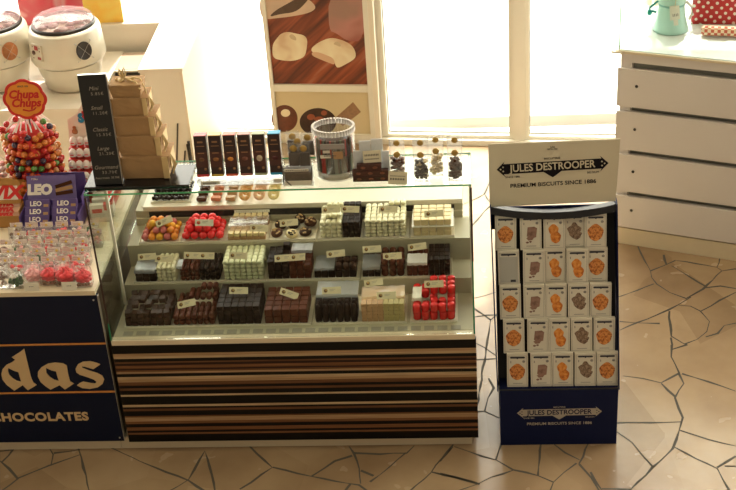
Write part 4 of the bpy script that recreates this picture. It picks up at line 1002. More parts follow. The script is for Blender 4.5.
# caramel bar carton
X0, X1 = -.80, -.485
t = thing('display_carton', 'golden brown display carton of caramel bars with red and white lettering, at the left edge', 'display carton', ((X0+X1)/2, .60, CT))
Wd = (X1-X0)/2
bm = bmesh.new(); box(bm, -Wd, Wd, -.05, .105, .0005, .03); box(bm, Wd-.004, Wd, -.05, .105, .0305, .085); box(bm, -Wd, -Wd+.004, -.05, .105, .0305, .085); box(bm, -Wd, Wd, .106, .11, .0005, .16); box(bm, -Wd+.0045, Wd-.0045, -.054, -.0505, .0005, .06)
obj('carton', bm, goldc, t)
Mh = Matrix.Translation((0, .0, .095)) @ Matrix.Rotation(-.35, 4, 'X'); bm = bmesh.new()
prism(bm, [(-Wd, 0), (Wd*.99, 0), (Wd*.99, .10), (Wd*.7, .118), (-Wd, .118)], -.003, 0, 0, Mh); box(bm, -Wd*.9, Wd*.92, -.0042, -.0031, .018, .082, 2, Mh); text_into(bm, 'TWIX', .080, 1, .045, -.0058, .05, Mh, bold=.004, shear=.2, sx=1.1)
obj('header_panel', bm, [goldc, redp, whitep], t)
for r_ in range(4):
    b = thing('caramel_bar', 'caramel bar with red and white wrapper in the golden carton, '+['lowest', 'second from below', 'third from below', 'topmost'][r_], 'chocolate bar', ((X0+X1)/2, .575+r_*.014, CT+.032+r_*.020), 0, 'bars in the golden carton'); b.rotation_euler = (-.7, 0, 0)
    bm = bmesh.new(); box(bm, -Wd+.01, Wd-.01, -.006, .006, 0, .034, bev=.003); obj('wrapper', bm, mat('wrapper_cream', (.72, .45, .3), .4), b)
    bm = bmesh.new(); text_into(bm, 'TWIX', .034, 0, .07, -.0072, .017, bold=.003, shear=.2); obj('printed_name', bm, redp, b); bm = bmesh.new(); text_into(bm, 'TWIX', .034, 0, -.06, -.0072, .017, bold=.003, shear=.2); obj('printed_name', bm, redp, b)
# lollipop stand with its round sign
lx, ly = -.455, .80
t = thing('lollipop_stand', 'red round lollipop stand with a scalloped red and orange sign on top', 'lollipop stand', (lx, ly, CT))
bm = bmesh.new(); lathe(bm, [(0, .0005), (.105, .0005), (.108, .01), (.100, .34), (.085, .38), (.03, .40), (0, .40)], 32, 0, None, True, 1, .75); obj('drum', bm, redp, t)
bm = bmesh.new()
for k in range(26):
    a = k*2*PI/26; r0 = .012; e_ = .05*math.sin(k*2.1); tube(bm, [(r0*math.cos(a), r0*.7*math.sin(a), .445+e_*.2), (.055*math.cos(a), .04*math.sin(a), .432+e_*.4), (.102*math.cos(a), .078*math.sin(a), .385+e_*.3)], .0036, 0, 6)
tube(bm, [(0, -.01, .40), (0, -.012, .45)], .006, 1, 8); obj('lollipop_sticks', bm, [whitep, steel], t)
bm = bmesh.new()
def flower(bm, R_, y0, y1, mi, M):
    pts = []
    for k in range(64):
        a = 2*PI*k/64; rr = R_*(1+.075*abs(math.cos(4*a))-.03); pts.append((rr*math.cos(a)*1.05, rr*math.sin(a)*.98))
    prism(bm, pts, y0, y1, mi, M)
sc_ = at(25, 99, Y=.75); Ms = Matrix.Translation((sc_.x-lx, -.05, sc_.z-CT)) @ Matrix.Rotation(-.12, 4, 'X')
flower(bm, .092, -.003, 0, 0, Ms); flower(bm, .079, -.0042, -.0031, 1, Ms)
text_into(bm, 'Chupa', .052, 2, -.004, -.0056, .022, Ms, shear=.25, bold=.0018); text_into(bm, 'Chups', .052, 2, .002, -.0056, -.018, Ms, shear=.25, bold=.0018); text_into(bm, 'SINCE 1958', .010, 3, 0, -.0056, .060, Ms)
tube(bm, [Ms @ Vector(p) for p in ((-.015, -.0056, -.048), (.012, -.0056, -.055), (.035, -.0056, -.050), (.045, -.0056, -.040))], .003, 2, 6)
tube(bm, [(sc_.x-lx, -.048, .40), (sc_.x-lx, -.048, sc_.z-CT-.08)], .004, 3, 8)
obj('sign', bm, [redp, orangep, redp, ink], t)
LC = [('orange', (.62, .19, .035)), ('red', (.50, .025, .02)), ('dark', (.05, .03, .06)), ('peach', (.66, .30, .12)), ('green', (.10, .25, .05)), ('orange red', (.68, .12, .03))]
LM = []
for nme, c_ in LC:
    bm = bmesh.new(); ball(bm, (0, 0, 0), .0155, 0, 2, (1, 1, 1), .02); ball(bm, (0, -.0045, .002), .0128, 1, 1, (.8, 1, .35)); LM.append(me(bm, 'lollipop', [mat('lolly_'+nme.replace(' ', '_'), c_, .25, var=.2, scale=120), mat('lolly_band_'+nme.replace(' ', '_'), tuple(min(1, x*1.6+.1) for x in c_), .3)]))
for r_ in range(9):
    for k in range(15):
        a = -PI*1.08+PI*1.16*(k+.5*(r_ % 2))/14.5
        R_ = .122-.0012*r_
        i = random.choice([0, 0, 0, 0, 1, 1, 1, 3, 3, 5, 5, 5, 5, 0, 2, 0, 5, 4])
        o = bpy.data.objects.new('lollipop', LM[i]); C.objects.link(o); R_ += random.uniform(-.003, .008); a += random.uniform(-.04, .04); o.location = (lx+R_*math.cos(a), ly+R_*.78*math.sin(a), CT+.062+r_*.0375+random.uniform(-.006, .006)); o.rotation_euler = (random.uniform(-.3, .3), 0, a+PI/2)
        tag(o, '%s lollipop on the side of the red stand, %s ring from the bottom' % (LC[i][0], ordinal(r_)), 'lollipop', '%s lollipops in the %s ring' % (LC[i][0], ordinal(r_)))
for k, (dx, dz) in enumerate(((-.085, .40), (-.04, .425), (.045, .425), (.085, .41), (-.115, .375), (.11, .385))):
    i = [1, 1, 1, 4, 1, 2][k]; o = bpy.data.objects.new('lollipop', LM[i]); C.objects.link(o); o.location = (lx+dx, ly-.03, CT+dz+.01)
    tag(o, ['red lollipop at the left shoulder of the stand top', 'red lollipop left under the sign', 'red lollipop right under the sign', 'green lollipop at the right of the stand top', 'red lollipop at the far left edge of the stand top', 'dark lollipop at the far right edge of the stand top'][k], 'lollipop')
bm = bmesh.new()
for s in (-1, 1):
    M = Matrix.Translation((.004, -.086, .395)) @ Matrix.Rotation(s*.35, 4, 'Y'); prism(bm, [(-.006, 0), (.006, 0), (.012, -.13), (-.012, -.13)], -.006+s*.0012, -.004+s*.0012, 0, M)
lathe(bm, [(0, 0), (.016, .004), (.016, .012), (0, .018)], 12, 0, Matrix.Translation((.004, -.088, .385)))
obj('red_ribbon', bm, redp, t)
# bag of pale marshmallows at the left edge
bx = at(1, 175, Y=.7).x-.06
t = thing('marshmallow_bag', 'clear bag of pale pinkish marshmallows at the left edge beside the lollipop stand', 'bag of sweets', (bx, .78, CT))
bm = bmesh.new()
for r_ in range(6):
    for k in range(6): ball(bm, (-.04+k*.017+random.uniform(-.003, .003), -.03+.01*abs(k-2.5), .06+r_*.03), .0165, 0 if random.random() < .7 else 1, 1, (1, 1, .9), .06)
obj('marshmallows', bm, [mat('marshmallow', (.70, .60, .56), .6), palep], t)
bm = bmesh.new(); lathe(bm, [(0, .0005), (.05, .0005), (.062, .05), (.060, .22), (.02, .26), (.03, .28)], 20, 0, None, True, 1, .8); obj('cellophane', bm, film, t)
# egg display
ex0, ex1 = at(63, 150, Y=.78).x, -.095
t = thing('egg_display', 'white display of red and white chocolate eggs behind the black price board', 'egg display', ((ex0+ex1)/2, .84, CT))
Wd = (ex1-ex0)/2
bm = bmesh.new()
for r_ in range(5): box(bm, -Wd, Wd, -.13+r_*.038, -.0925+r_*.038, .0005, .065+r_*.042)
obj('stepped_carton', bm, mat('carton_red', (.5, .06, .04), .5), t)
bm = bmesh.new(); Mh = Matrix.Translation((0, .062, .24)) @ Matrix.Rotation(-.2, 4, 'X')
prism(bm, [(-Wd, 0), (Wd, 0), (Wd, .20), (Wd*.1, .22), (-Wd*.2, .20), (-Wd*.55, .14), (-Wd, .115)], -.003, 0, 0, Mh)
letters = [('S', (.02, .25, .45), 0), ('U', (.62, .03, .02), 1), ('R', (.02, .25, .45), 0), ('P', (.62, .03, .02), 1), ('R', (.02, .25, .45), 0), ('I', (.62, .03, .02), 1), ('S', (.02, .25, .45), 0), ('E', (.62, .03, .02), 1)]
for k, (ch, c_, mi) in enumerate(letters): text_into(bm, ch, .055, 1+mi, -Wd*.38+k*.026, -.005, .118+.012*math.sin(k), Mh, bold=.004)
ball(bm, tuple(Mh @ Vector((-Wd*.72, -.004, .055))), .016, 3, 2, (.9, .15, 1.1)); ball(bm, tuple(Mh @ Vector((-Wd*.72, -.006, .076))), .009, 3, 2, (1, .15, 1))
obj('header_panel', bm, [mat('header_white', (.74, .68, .58), .5), mat('letter_blue', (.02, .25, .45), .4), mat('letter_red', (.62, .03, .02), .4), mat('egg_brown', (.35, .15, .05), .5)], t)
em = bmesh.new(); lathe(em, [(0, 0), (.012, .002), (.0170, .013)], 18, 1); lathe(em, [(.0170, .013), (.0185, .022), (.0170, .033), (.012, .043), (.005, .049), (0, .050)], 18, 0)
box(em, -.008, .008, -.0192, -.0175, .023, .027, 1); eggm = me(em, 'egg', [mat('egg_white', (.74, .68, .64), .3), redp])
for r_ in range(5):
    n = 6
    for k in range(n):
        o = bpy.data.objects.new('chocolate_egg', eggm); C.objects.link(o); o.location = ((ex0+ex1)/2-Wd+.022+k*(2*Wd-.044)/(n-1), .84-.111+r_*.038, CT+.0655+r_*.042)
        tag(o, 'red and white chocolate egg in the %s row of the egg display' % ['front', 'second', 'middle', 'fourth', 'rear'][r_], 'chocolate egg', 'eggs in the %s row of the egg display' % ['front', 'second', 'middle', 'fourth', 'rear'][r_])
# white and red wrapped sticks near the case corner
for r_ in range(3):
    x = -.135+.006*r_; y = .50-r_*.045*0+r_*.0; 
    b = thing('milk_bar', 'white bar with red end beside the egg display, %s from the front' % ordinal(r_), 'chocolate bar', (-.125+.004*(r_ % 2), .585+r_*.04, CT+.0005), random.uniform(-.2, .2), 'white and red bars by the glass case')
    bm = bmesh.new(); box(bm, -.045, .045, -.013, .013, 0, .09+.006*r_, bev=.003); obj('wrapper', bm, mat('bar_white', (.76, .70, .62), .4), b)
    bm = bmesh.new(); box(bm, .018, .0455, -.0135, .0135, .06+.006*r_, .0905+.006*r_); box(bm, -.035, .01, -.0137, -.0131, .05+.006*r_, .07+.006*r_); obj('red_print', bm, redp, b)

# ------------------------------------------------------------------ back counter and L-shaped return
BZ = .80
bm = bmesh.new(); box(bm, -2.4, -.47, 1.95, 2.70, .0, .78); box(bm, -2.4, -.47, 1.93, 2.70, .7805, BZ); box(bm, -.62, -.50, 1.925, 1.9295, .60, .625, 1)
tag(obj('back_counter', bm, [white, cabin]), 'cream back counter carrying the two round machines', 'counter')
bm = bmesh.new(); box(bm, -2.4, -.245, 2.7505, 3.10, .0, .935); box(bm, -2.4, -.245, 2.735, 3.12, .9355, .955)
tag(obj('wall_shelf', bm, white), 'high white shelf along the window wall behind the machines', 'shelf')
t = thing('counter_return', 'white counter return running towards the window behind the kraft boxes', 'counter', (-.12, 2.07, 0))
bm = bmesh.new(); box(bm, -.115, .105, .012, 1.0, 0, .9345); obj('body', bm, white, t)
bm = bmesh.new(); box(bm, -.122, .125, .0, 1.01, .935, .955, bev=.002); obj('counter_top', bm, white, t)
bm = bmesh.new(); box(bm, .1055, .118, .012, 1.0, 0, .9345); obj('side_panel', bm, mat('side_laminate', (.80, .70, .54), .45), t)
bm = bmesh.new()
for k in range(3): prism(bm, [(-.02+k*.035, .15), (-.012+k*.035, .15), (.058+k*.02, .62-k*.17), (.050+k*.02, .62-k*.17)], .002, .0115, 0)
obj('dark_slot', bm, mat('slot_brown', (.09, .075, .055), .6), t)
bm = bmesh.new(); tube(bm, [(.100, -.012, .50), (.104, -.02, .42), (.106, -.012, .34)], .011, 0, 8); box(bm, .096, .110, -.012, .0, .485, .515); box(bm, .098, .112, -.012, .0, .325, .355); obj('handle', bm, dkm, t)
# open rack with trays of packets between
t = thing('open_rack', 'dark open shelf unit with a pale tray on top, behind the kraft boxes', 'shelf unit', (-.36, 2.40, 0))
bm = bmesh.new(); box(bm, -.105, .11, .29, .30, 0, .7795)
for z in (.35, .52, .66, .765): box(bm, -.105, .11, .02, .289, z, z+.015)
box(bm, -.105, -.095, .02, .289, 0, .349); box(bm, .10, .11, .02, .289, 0, .349)
obj('frame', bm, dkm, t)
for k in range(5):
    bm = bmesh.new(); box(bm, -.015, .015, -.02, .02, 0, .07, bev=.003)
    tag(obj('snack_packet', bm, mat(['packet_yellow', 'packet_lime', 'packet_red'][k % 3], [(.5, .42, .06), (.35, .42, .08), (.5, .08, .05)][k % 3], .4), None, (-.43+k*.034, 2.45, .6755)), '%s snack packet on the dark shelf, %s from the left' % (['yellow', 'lime', 'red', 'yellow', 'lime'][k], ordinal(k)), 'packet', 'packets on the dark shelf unit')
a = at(98, 70, z=.80)
bm = bmesh.new(); box(bm, -.135, .105, .0, .27, 0, .012, bev=.004); box(bm, -.12, .09, .015, .255, .0125, .014, 1)
tag(obj('pale_tray', bm, [whiteplastic, mat('tray_inside', (.62, .48, .38), .12)], None, (-.358, 2.425, .783)), 'shallow pale tray with a shiny pinkish inside, right of the round machine', 'tray')

def machine(x, y, label, filling, window=False):
    t = thing('chocolate_machine', label, 'machine', (x, y, BZ+.001), 0, 'round white machines on the back counter')
    bm = bmesh.new(); lathe(bm, [(0, 0), (.135, 0), (.150, .008), (.170, .09), (.186, .150)], 48, 0); obj('bowl_base', bm, whiteplastic, t)
    bm = bmesh.new(); lathe(bm, [(.178, .150), (.184, .152), (.184, .156), (.178, .158)], 48, 0); obj('seam_ring', bm, mat('seam_grey', (.2, .18, .14), .5), t)
    bm = bmesh.new(); lathe(bm, [(.17, .158), (.200, .160), (.207, .175), (.203, .26), (.195, .335), (.183, .352), (.170, .352), (.165, .30), (0, .30)], 48, 0); obj('housing', bm, whiteplastic, t)
    bm = bmesh.new(); lathe(bm, [(.172, .3525), (.176, .360), (.165, .372), (.158, .366), (.160, .3525)], 48, 0); obj('inner_rim', bm, dkm, t)
    bm = bmesh.new()
    for k in range(34):
        a = random.uniform(0, 2*PI); r_ = .145*math.sqrt(random.random()); ball(bm, (r_*math.cos(a), r_*math.sin(a), .33+.03*(1-r_/.15)), random.uniform(.016, .026), random.randrange(3), 1, (1.4, 1, .6), .15)
    obj('filling', bm, filling, t)
    bm = bmesh.new(); lathe(bm, [(.168, .374), (.16, .392), (.12, .412), (.06, .424), (0, .427)], 40, 0); obj('clear_lid', bm, clear('lid_film', (1, .93, .94), .12, .12, .30, (.85, .62, .64)) if 'lid_film' not in MAT else MAT['lid_film'], t)
    bm = bmesh.new()
    for k in range(7):
        a = k*.9; tube(bm, [(.15*math.cos(a), .15*math.sin(a), .401), (.02*math.cos(a+2), .05*math.sin(a+2), .427), (.14*math.cos(a+2.7), .14*math.sin(a+2.7), .406)], .0025, 0, 6)
    obj('lid_folds', bm, MAT['lid_film'], t)
    def onface(ang, z, r=.207): return Matrix.Rotation(ang, 4, 'Z') @ Matrix.Translation((0, -r, z)) @ Matrix.Rotation(-.05, 4, 'X')
    # control plate on the left, grille on the right
    M = onface(-.62, .26); bm = bmesh.new(); box(bm, -.038, .038, -.004, .006, -.045, .045, 0, M)
    box(bm, -.012, .014, -.0075, -.0042, .015, .038, 1, M); box(bm, .008, .032, -.0075, -.0042, -.036, -.022, 1, M)
    for u, v in ((-.028, .03), (.028, .03), (.028, .012), (-.028, -.035)): box(bm, u-.003, u+.003, -.006, -.0042, v-.003, v+.003, 2, M)
    lathe(bm, [(0, 0), (.012, 0), (.012, .006), (.006, .009), (0, .009)], 16, 2, M @ Matrix.Translation((-.022, -.0042, -.004)) @ Matrix.Rotation(PI/2, 4, 'X'))
    obj('control_plate', bm, [mat('plate_cream', (.66, .60, .48), .4), mat('switch_red', (.35, .015, .01), .35), mat('knob_brown', (.12, .06, .04), .4)], t)
    M = onface(.72, .255); bm = bmesh.new()
    for u, v in ((-.045, .05), (.045, .05), (-.045, -.05), (.045, -.05)): lathe(bm, [(0, 0), (.004, 0), (.004, .004), (0, .005)], 8, 0, M @ Matrix.Translation((u, .0, v)) @ Matrix.Rotation(PI/2, 4, 'X'))
    tube(bm, [M @ Vector((-.04, -.006, .048)), M @ Vector((.04, -.006, -.048))], .001, 0, 6); tube(bm, [M @ Vector((.04, -.0075, .048)), M @ Vector((-.04, -.0075, -.048))], .001, 0, 6)
    g = lathe(bmesh.new(), [(0, 0), (.040, 0), (.044, .004), (.044, -.012), (0, -.012)], 28, 0, M @ Matrix.Rotation(PI/2, 4, 'X') @ Matrix.Scale(1.15, 4, (0, 1, 0)))
    o = obj('fan_grille', g, mat('grille_copper', (.52, .22, .10), .35, metal=.4, var=.4, scale=60) if window else mat('grille_dark', (.045, .04, .04), .5, var=.5, scale=200), t)
    obj('grille_wires', bm, steel, o)
    return t
f1 = [mat('fill_mauve', (.35, .16, .18), .4), mat('fill_brown', (.16, .07, .06), .4), mat('fill_grey', (.45, .38, .36), .4)]
machine(-.665, 2.27, 'round white confectionery machine with a dark fan grille, the whole one', f1)
machine(-1.085, 2.30, 'round white confectionery machine with a copper coloured grille, cut by the left edge', f1, True)
# pictures standing on the wall shelf
p1 = at(20, 25, Y=3.0)
pk = img_mat('raspberry_picture', [(.30, (.62, .28, .30)), (.45, (.62, .05, .08)), (.55, (.60, .10, .12)), (.72, (.85, .6, .58))], 5, 1.5)
ye = img_mat('lemon_picture', [(.3, (.80, .62, .30)), (.5, (.85, .48, .06)), (.65, (.82, .60, .12)), (.8, (.9, .8, .6))], 4, 1)
t = thing('fruit_picture', 'picture board with a blurred pink-red fruit photograph on the wall shelf', 'picture', (0, 2.765, .9555)); a = at(22, 24, Y=2.765).x; b = at(86, 24, Y=2.765).x; c_ = at(124, 24, Y=2.765).x
bm = bmesh.new(); box(bm, a, b, 0, .012, 0, .6); obj('printed_panel', bm, pk, t)
t = thing('fruit_picture', 'picture board with a blurred yellow fruit photograph on the wall shelf', 'picture', (0, 2.765, .9555))
bm = bmesh.new(); box(bm, b+.002, c_, 0, .012, 0, .6); obj('printed_panel', bm, ye, t)

# ------------------------------------------------------------------ praline poster on the pier
t = thing('praline_poster', 'tall framed poster with two cream pralines on red-brown wood and truffles below', 'poster', (.335, 3.12-.0335-.05, .05), WA)
PW = .60; zb = .355+.03
bm = bmesh.new(); box(bm, -.012, .012, -.03, .012, -.005, 2.2); box(bm, PW+.0, PW+.03, -.03, .012, -.005, 2.2); box(bm, .0125, PW-.0005, -.03, .012, -.005, .03); box(bm, .0125, PW-.0005, -.03, .012, zb-.065, zb-.02); box(bm, .0125, PW-.0005, -.03, .012, 2.17, 2.2)
obj('frame', bm, framem, t)
bm = bmesh.new(); box(bm, PW+.0305, PW+.062, -.03, .012, -.005, 2.2); obj('side_strip', bm, white, t)
wood = img_mat('wood_picture', [(.28, (.07, .016, .008)), (.45, (.17, .036, .014)), (.58, (.30, .07, .025)), (.75, (.42, .17, .10))], 3.2, .4, rot=.75, stretch=(.55, 1, 7))
bm = bmesh.new(); box(bm, .013, PW-.001, -.012, .0, zb-.0195, 2.169); obj('wood_print', bm, wood, t)
lightp = img_mat('cream_print', [(.32, (.62, .44, .28)), (.45, (.74, .62, .42)), (.6, (.80, .72, .52))], 7, .3); lp2 = mat('pink_cream_print', (.62, .40, .26), .4, var=.05); shp = mat('shade_print', (.56, .44, .28), .4)
def W2L(px, py):
    inv = (Matrix.Translation((.335, 3.12-.0335-.05, .05)) @ Matrix.Rotation(WA, 4, 'Z')).inverted()
    p = at(px, py, Y=3.0); q = EYE; A = inv @ q; B = inv @ p; k = (A.y+.013)/(A.y-B.y); r_ = A+(B-A)*k
    return (r_.x, r_.z)
def printed(name, pts, m, lift=0, rnd=2):
    for _ in range(rnd):
        pts = [q for a, b in zip(pts, pts[1:]+pts[:1]) for q in ((a[0]*.75+b[0]*.25, a[1]*.75+b[1]*.25), (a[0]*.25+b[0]*.75, a[1]*.25+b[1]*.75))]
    bm = bmesh.new(); prism(bm, [W2L(*p) for p in pts], -.0128-lift, -.0121-lift, 0); obj(name, bm, m, t)
def cropp(l, ox=250, oy=0, s=4.9): return [(ox+x/s, oy+y/s) for x, y in l]
printed('praline_print', cropp([(150, 165), (185, 155), (225, 165), (265, 172), (282, 195), (278, 235), (270, 275), (240, 292), (200, 300), (150, 295), (115, 285), (108, 250), (112, 215), (130, 190)]), lightp)
printed('praline_print', cropp([(300, 235), (340, 205), (390, 185), (430, 190), (480, 208), (510, 235), (520, 270), (512, 290), (470, 315), (430, 335), (418, 320), (410, 290), (370, 278), (330, 262), (302, 255)]), lightp)
printed('praline_print_side', cropp([(302, 255), (335, 255), (375, 270), (410, 285), (418, 320), (380, 305), (330, 285), (304, 272)]), lp2, .0008)
printed('praline_print_side', cropp([(190, 175), (205, 165), (225, 180), (228, 200), (212, 195), (200, 190)]), shp, .0008)
printed('praline_print_side', cropp([(405, 215), (428, 200), (448, 222), (440, 230), (425, 222)]), shp, .0008)
printed('plate_print', cropp([(45, -30), (130, -40), (250, -30), (330, 30), (300, 62), (200, 82), (120, 90), (50, 98)]), mat('plate_print', (.60, .44, .32), .4, var=.3, scale=6))
printed('plate_print', cropp([(90, 85), (125, 50), (180, 20), (250, -20), (300, -20), (250, 40), (210, 62), (150, 68)]), mat('dark_plate_print', (.09, .05, .03), .4, var=.4, scale=20), .0008)
printed('background_print', cropp([(385, -40), (560, -40), (560, 200), (480, 205), (420, 160), (385, 150)]), img_mat('pink_grey_print', [(.35, (.30, .09, .07)), (.5, (.45, .20, .17)), (.65, (.33, .19, .15))], 3, .5), .0004)
bm = bmesh.new(); box(bm, .013, PW-.001, -.012, .0, .0305, zb-.0655); obj('beige_print', bm, mat('beige_print', (.62, .52, .32), .4, var=.1, scale=3), t)
def circ(cx, cy, rx, ry, n=24): return [(cx+rx*math.cos(2*PI*k/n), cy+ry*math.sin(2*PI*k/n)) for k in range(n)]
dt = mat('truffle_print', (.13, .035, .015), .4, var=.5, scale=30); dt2 = mat('truffle_dark_print', (.05, .022, .015), .4, var=.4, scale=30)
printed('truffle_print', circ(284.5, 118.5, 13.2, 13.5), dt); printed('truffle_print', circ(285.5, 113, 4.7, 3.8), lightp, .0008)
printed('truffle_print', circ(318, 122, 18.5, 14), dt2); printed('truffle_nut_print', circ(311, 117, 4, 3), mat('nut_print', (.32, .09, .04), .4), .0008); printed('truffle_nut_print', circ(319, 119, 5, 2.5), MAT['nut_print'], .0008); printed('truffle_nut_print', circ(324, 113, 3, 2.5), MAT['nut_print'], .0008)
printed('banknote_print', [(334, 119), (353, 102), (361, 112), (343, 126)], mat('note_print', (.30, .17, .09), .5, var=.4, scale=60), .0004, 0)

# ------------------------------------------------------------------ drawer cabinet on the right
cb = thing('drawer_cabinet', 'beige chest of four wide drawers under a glass vitrine, by the window', 'drawer cabinet', (2.300, 1.735, 0), -.345)
cb.rotation_euler = (0, 0, -math.radians(19.8))
CWd = 1.5
bm = bmesh.new(); box(bm, .012, CWd, .02, .60, .0985, 1.10); box(bm, .012, CWd, .004, .0195, 1.0575, 1.10); box(bm, .012, .07, .006, .0195, .0985, 1.057)
obj('carcass', bm, cabm, cb)
bm = bmesh.new(); box(bm, .0, CWd, -.004, .6, 0, .098); obj('plinth', bm, cream, cb)
zs = [(.818, 1.028), (.573, .789), (.327, .544), (.108, .298)]
bm = bmesh.new()
for (a, b) in zs: box(bm, .075, CWd, .0135, .0193, b+.002, b+.0285)
obj('grip_slot', bm, cabin, cb)
for k, (a, b) in enumerate(zs):
    bm = bmesh.new(); box(bm, .0, CWd, -.012, .0035, a, b, bev=.002); o = obj('drawer', bm, cabm, cb)
    bm = bmesh.new()
    lathe(bm, [(0, 0), (.008, 0), (.0075, .003), (0, .004)], 14, 0, Matrix.Translation((.10, -.0122, (a+b)/2+.015)) @ Matrix.Rotation(PI/2, 4, 'X')); obj('keyhole', bm, dkm, o)
bm = bmesh.new(); box(bm, .012, CWd, -.005, .6, 1.1003, 1.108); obj('top_rail', bm, cabm, cb)
bm = bmesh.new(); box(bm, -.015, CWd, -.012, .62, 1.1083, 1.122, bev=.002); box(bm, -.035, .02, -.02, -.0125, 1.109, 1.118); obj('vitrine_base', bm, cream, cb)
bm = bmesh.new(); box(bm, .008, CWd, .0, .60, 1.1223, 1.1253); obj('display_shelf', bm, mat('cool_white_shelf', (.76, .80, .80), .18), cb)
pane('vitrine_glass', .0, CWd, -.006, -.0015, 1.1225, 1.53, cb, ['x-', 'z+'])
pane('vitrine_glass', 0, .005, .0, .60, 1.1225, 1.53, cb, ['y-', 'z+'])
# things in the vitrine
VZ = 1.1263
mint = mat('mint_enamel', (.50, .77, .69), .25, var=.04)
p = at(671, 34, z=VZ)
t = thing('mint_bottle', 'mint green enamel bottle with a white hang tag in the vitrine', 'bottle', (p.x+.005, p.y+.065, VZ))
bm = bmesh.new(); lathe(bm, [(0, 0), (.088, 0), (.092, .006), (.084, .03), (.070, .09), (.066, .14), (.070, .16), (.062, .22), (.045, .27), (.03, .33), (0, .33)], 32, 0); obj('bottle_body', bm, mint, t)
bm = bmesh.new(); lathe(bm, [(.0685, .138), (.0705, .14), (.0705, .146), (.0685, .148)], 32, 0); obj('bottle_rib', bm, mat('mint_dark', (.2, .45, .40), .3), t)
bm = bmesh.new(); M = Matrix.Translation((.006, -.082, .12)) @ Matrix.Rotation(-.15, 4, 'Y') @ Matrix.Rotation(-.15, 4, 'X')
prism(bm, [(-.028, -.035), (.022, -.035), (.026, .035), (-.022, .04)], -.001, .001, 0, M); prism(bm, [(-.012, -.065), (.010, -.065), (.012, -.036), (-.012, -.036)], -.001, .001, 0, M)
for k in range(4): box(bm, -.012+k*.008, -.009+k*.008, -.0016, -.001, -.018, -.004, 1, M)
obj('hang_tag', bm, [cardw, ink], t)
bm = bmesh.new(); tube(bm, [(.004, -.085, .155), (.01, -.075, .2), (.0, -.05, .27)], .0015, 0, 5); obj('string', bm, raffia, t)
bm = bmesh.new(); tube(bm, [(-.078, -.01, .10), (-.115, -.02, .115), (-.112, -.02, .13), (-.07, -.01, .16)], .006, 0, 8); ball(bm, (-.112, -.022, .105), .016, 0, 2, (.8, .8, 1.1)); obj('teal_handle', bm, mat('teal', (.01, .30, .26), .3), t)
bm = bmesh.new(); tube(bm, [(.07, .0, .15), (.10, .0, .12), (.105, 0, .08), (.09, 0, .05)], .008, 0, 8); obj('white_strap', bm, whitep, t)
def dots_mat():
    m = bpy.data.materials.new('red_polka_dot'); m.use_nodes = True; nt = m.node_tree; b = nt.nodes['Principled BSDF']; b.inputs['Roughness'].default_value = .35
    tc = nt.nodes.new('ShaderNodeTexCoord'); mp = nt.nodes.new('ShaderNodeMapping'); mp.inputs['Scale'].default_value = (30, 0, 30); mp.inputs['Rotation'].default_value = (0, .7, 0)
    vo = nt.nodes.new('ShaderNodeTexVoronoi'); vo.inputs['Randomness'].default_value = .12; vo.inputs['Scale'].default_value = 1
    lt = nt.nodes.new('ShaderNodeMath'); lt.operation = 'LESS_THAN'; lt.inputs[1].default_value = .25
    mx = nt.nodes.new('ShaderNodeMix'); mx.data_type = 'RGBA'; mx.inputs['A'].default_value = (.48, .02, .02, 1); mx.inputs['B'].default_value = (.8, .72, .62, 1)
    nt.links.new(tc.outputs['Object'], mp.inputs[0]); nt.links.new(mp.outputs[0], vo.inputs['Vector']); nt.links.new(vo.outputs['Distance'], lt.inputs[0]); nt.links.new(lt.outputs[0], mx.inputs['Factor']); nt.links.new(mx.outputs['Result'], b.inputs['Base Color'])
    return m
p = at(692, 24, z=VZ); q = at(745, 23, z=VZ); L_ = (q-p).length
t = thing('polka_dot_bag', 'red bag with white polka dots standing in the vitrine', 'bag', (p.x, p.y+.05, VZ), -.12)
bm = bmesh.new(); u = bmesh.new(); bmesh.ops.create_cube(u, size=1); bmesh.ops.subdivide_edges(u, edges=u.edges[:], cuts=6, use_grid_fill=True)
for v in u.verts:
    zz = v.co.z+.5; v.co = Vector((L_/2+v.co.x*L_*(1-.06*zz), v.co.y*.10*(1-.35*zz), zz*.26))
bmesh.ops.bevel(u, geom=[], offset=0); 
for f in u.faces: f.smooth = True
merge(bm, u, 0); obj('fabric_body', bm, dots_mat(), t)
bm = bmesh.new(); tube(bm, [(L_*.25, -.04, .25), (L_*.3, -.05, .36), (L_*.6, -.05, .36), (L_*.65, -.04, .25)], .008, 0, 8); obj('handle', bm, mat('bag_red', (.5, .03, .03), .4), t)
def check_mat():
    m = bpy.data.materials.new('red_check'); m.use_nodes = True; nt = m.node_tree; b = nt.nodes['Principled BSDF']; b.inputs['Roughness'].default_value = .6
    tc = nt.nodes.new('ShaderNodeTexCoord'); ck = nt.nodes.new('ShaderNodeTexChecker'); ck.inputs['Scale'].default_value = 62; ck.inputs['Color1'].default_value = (.55, .10, .05, 1); ck.inputs['Color2'].default_value = (.78, .62, .42, 1)
    nt.links.new(tc.outputs['Object'], ck.inputs['Vector']); nt.links.new(ck.outputs['Color'], b.inputs['Base Color']); return m
p = at(701, 36, z=VZ); q = at(750, 38, z=VZ)
t = thing('checked_pouch', 'small red and cream checked pouch lying in front of the polka dot bag', 'pouch', (p.x, p.y+.005, VZ+.0285), math.atan2(q.y-p.y, q.x-p.x))
bm = bmesh.new(); lathe(bm, [(0, 0), (.018, .001), (.026, .012), (.026, .24), (.018, .252), (0, .253)], 20, 0, Matrix.Rotation(PI/2, 4, 'Y')); obj('cloth_roll', bm, check_mat(), t)
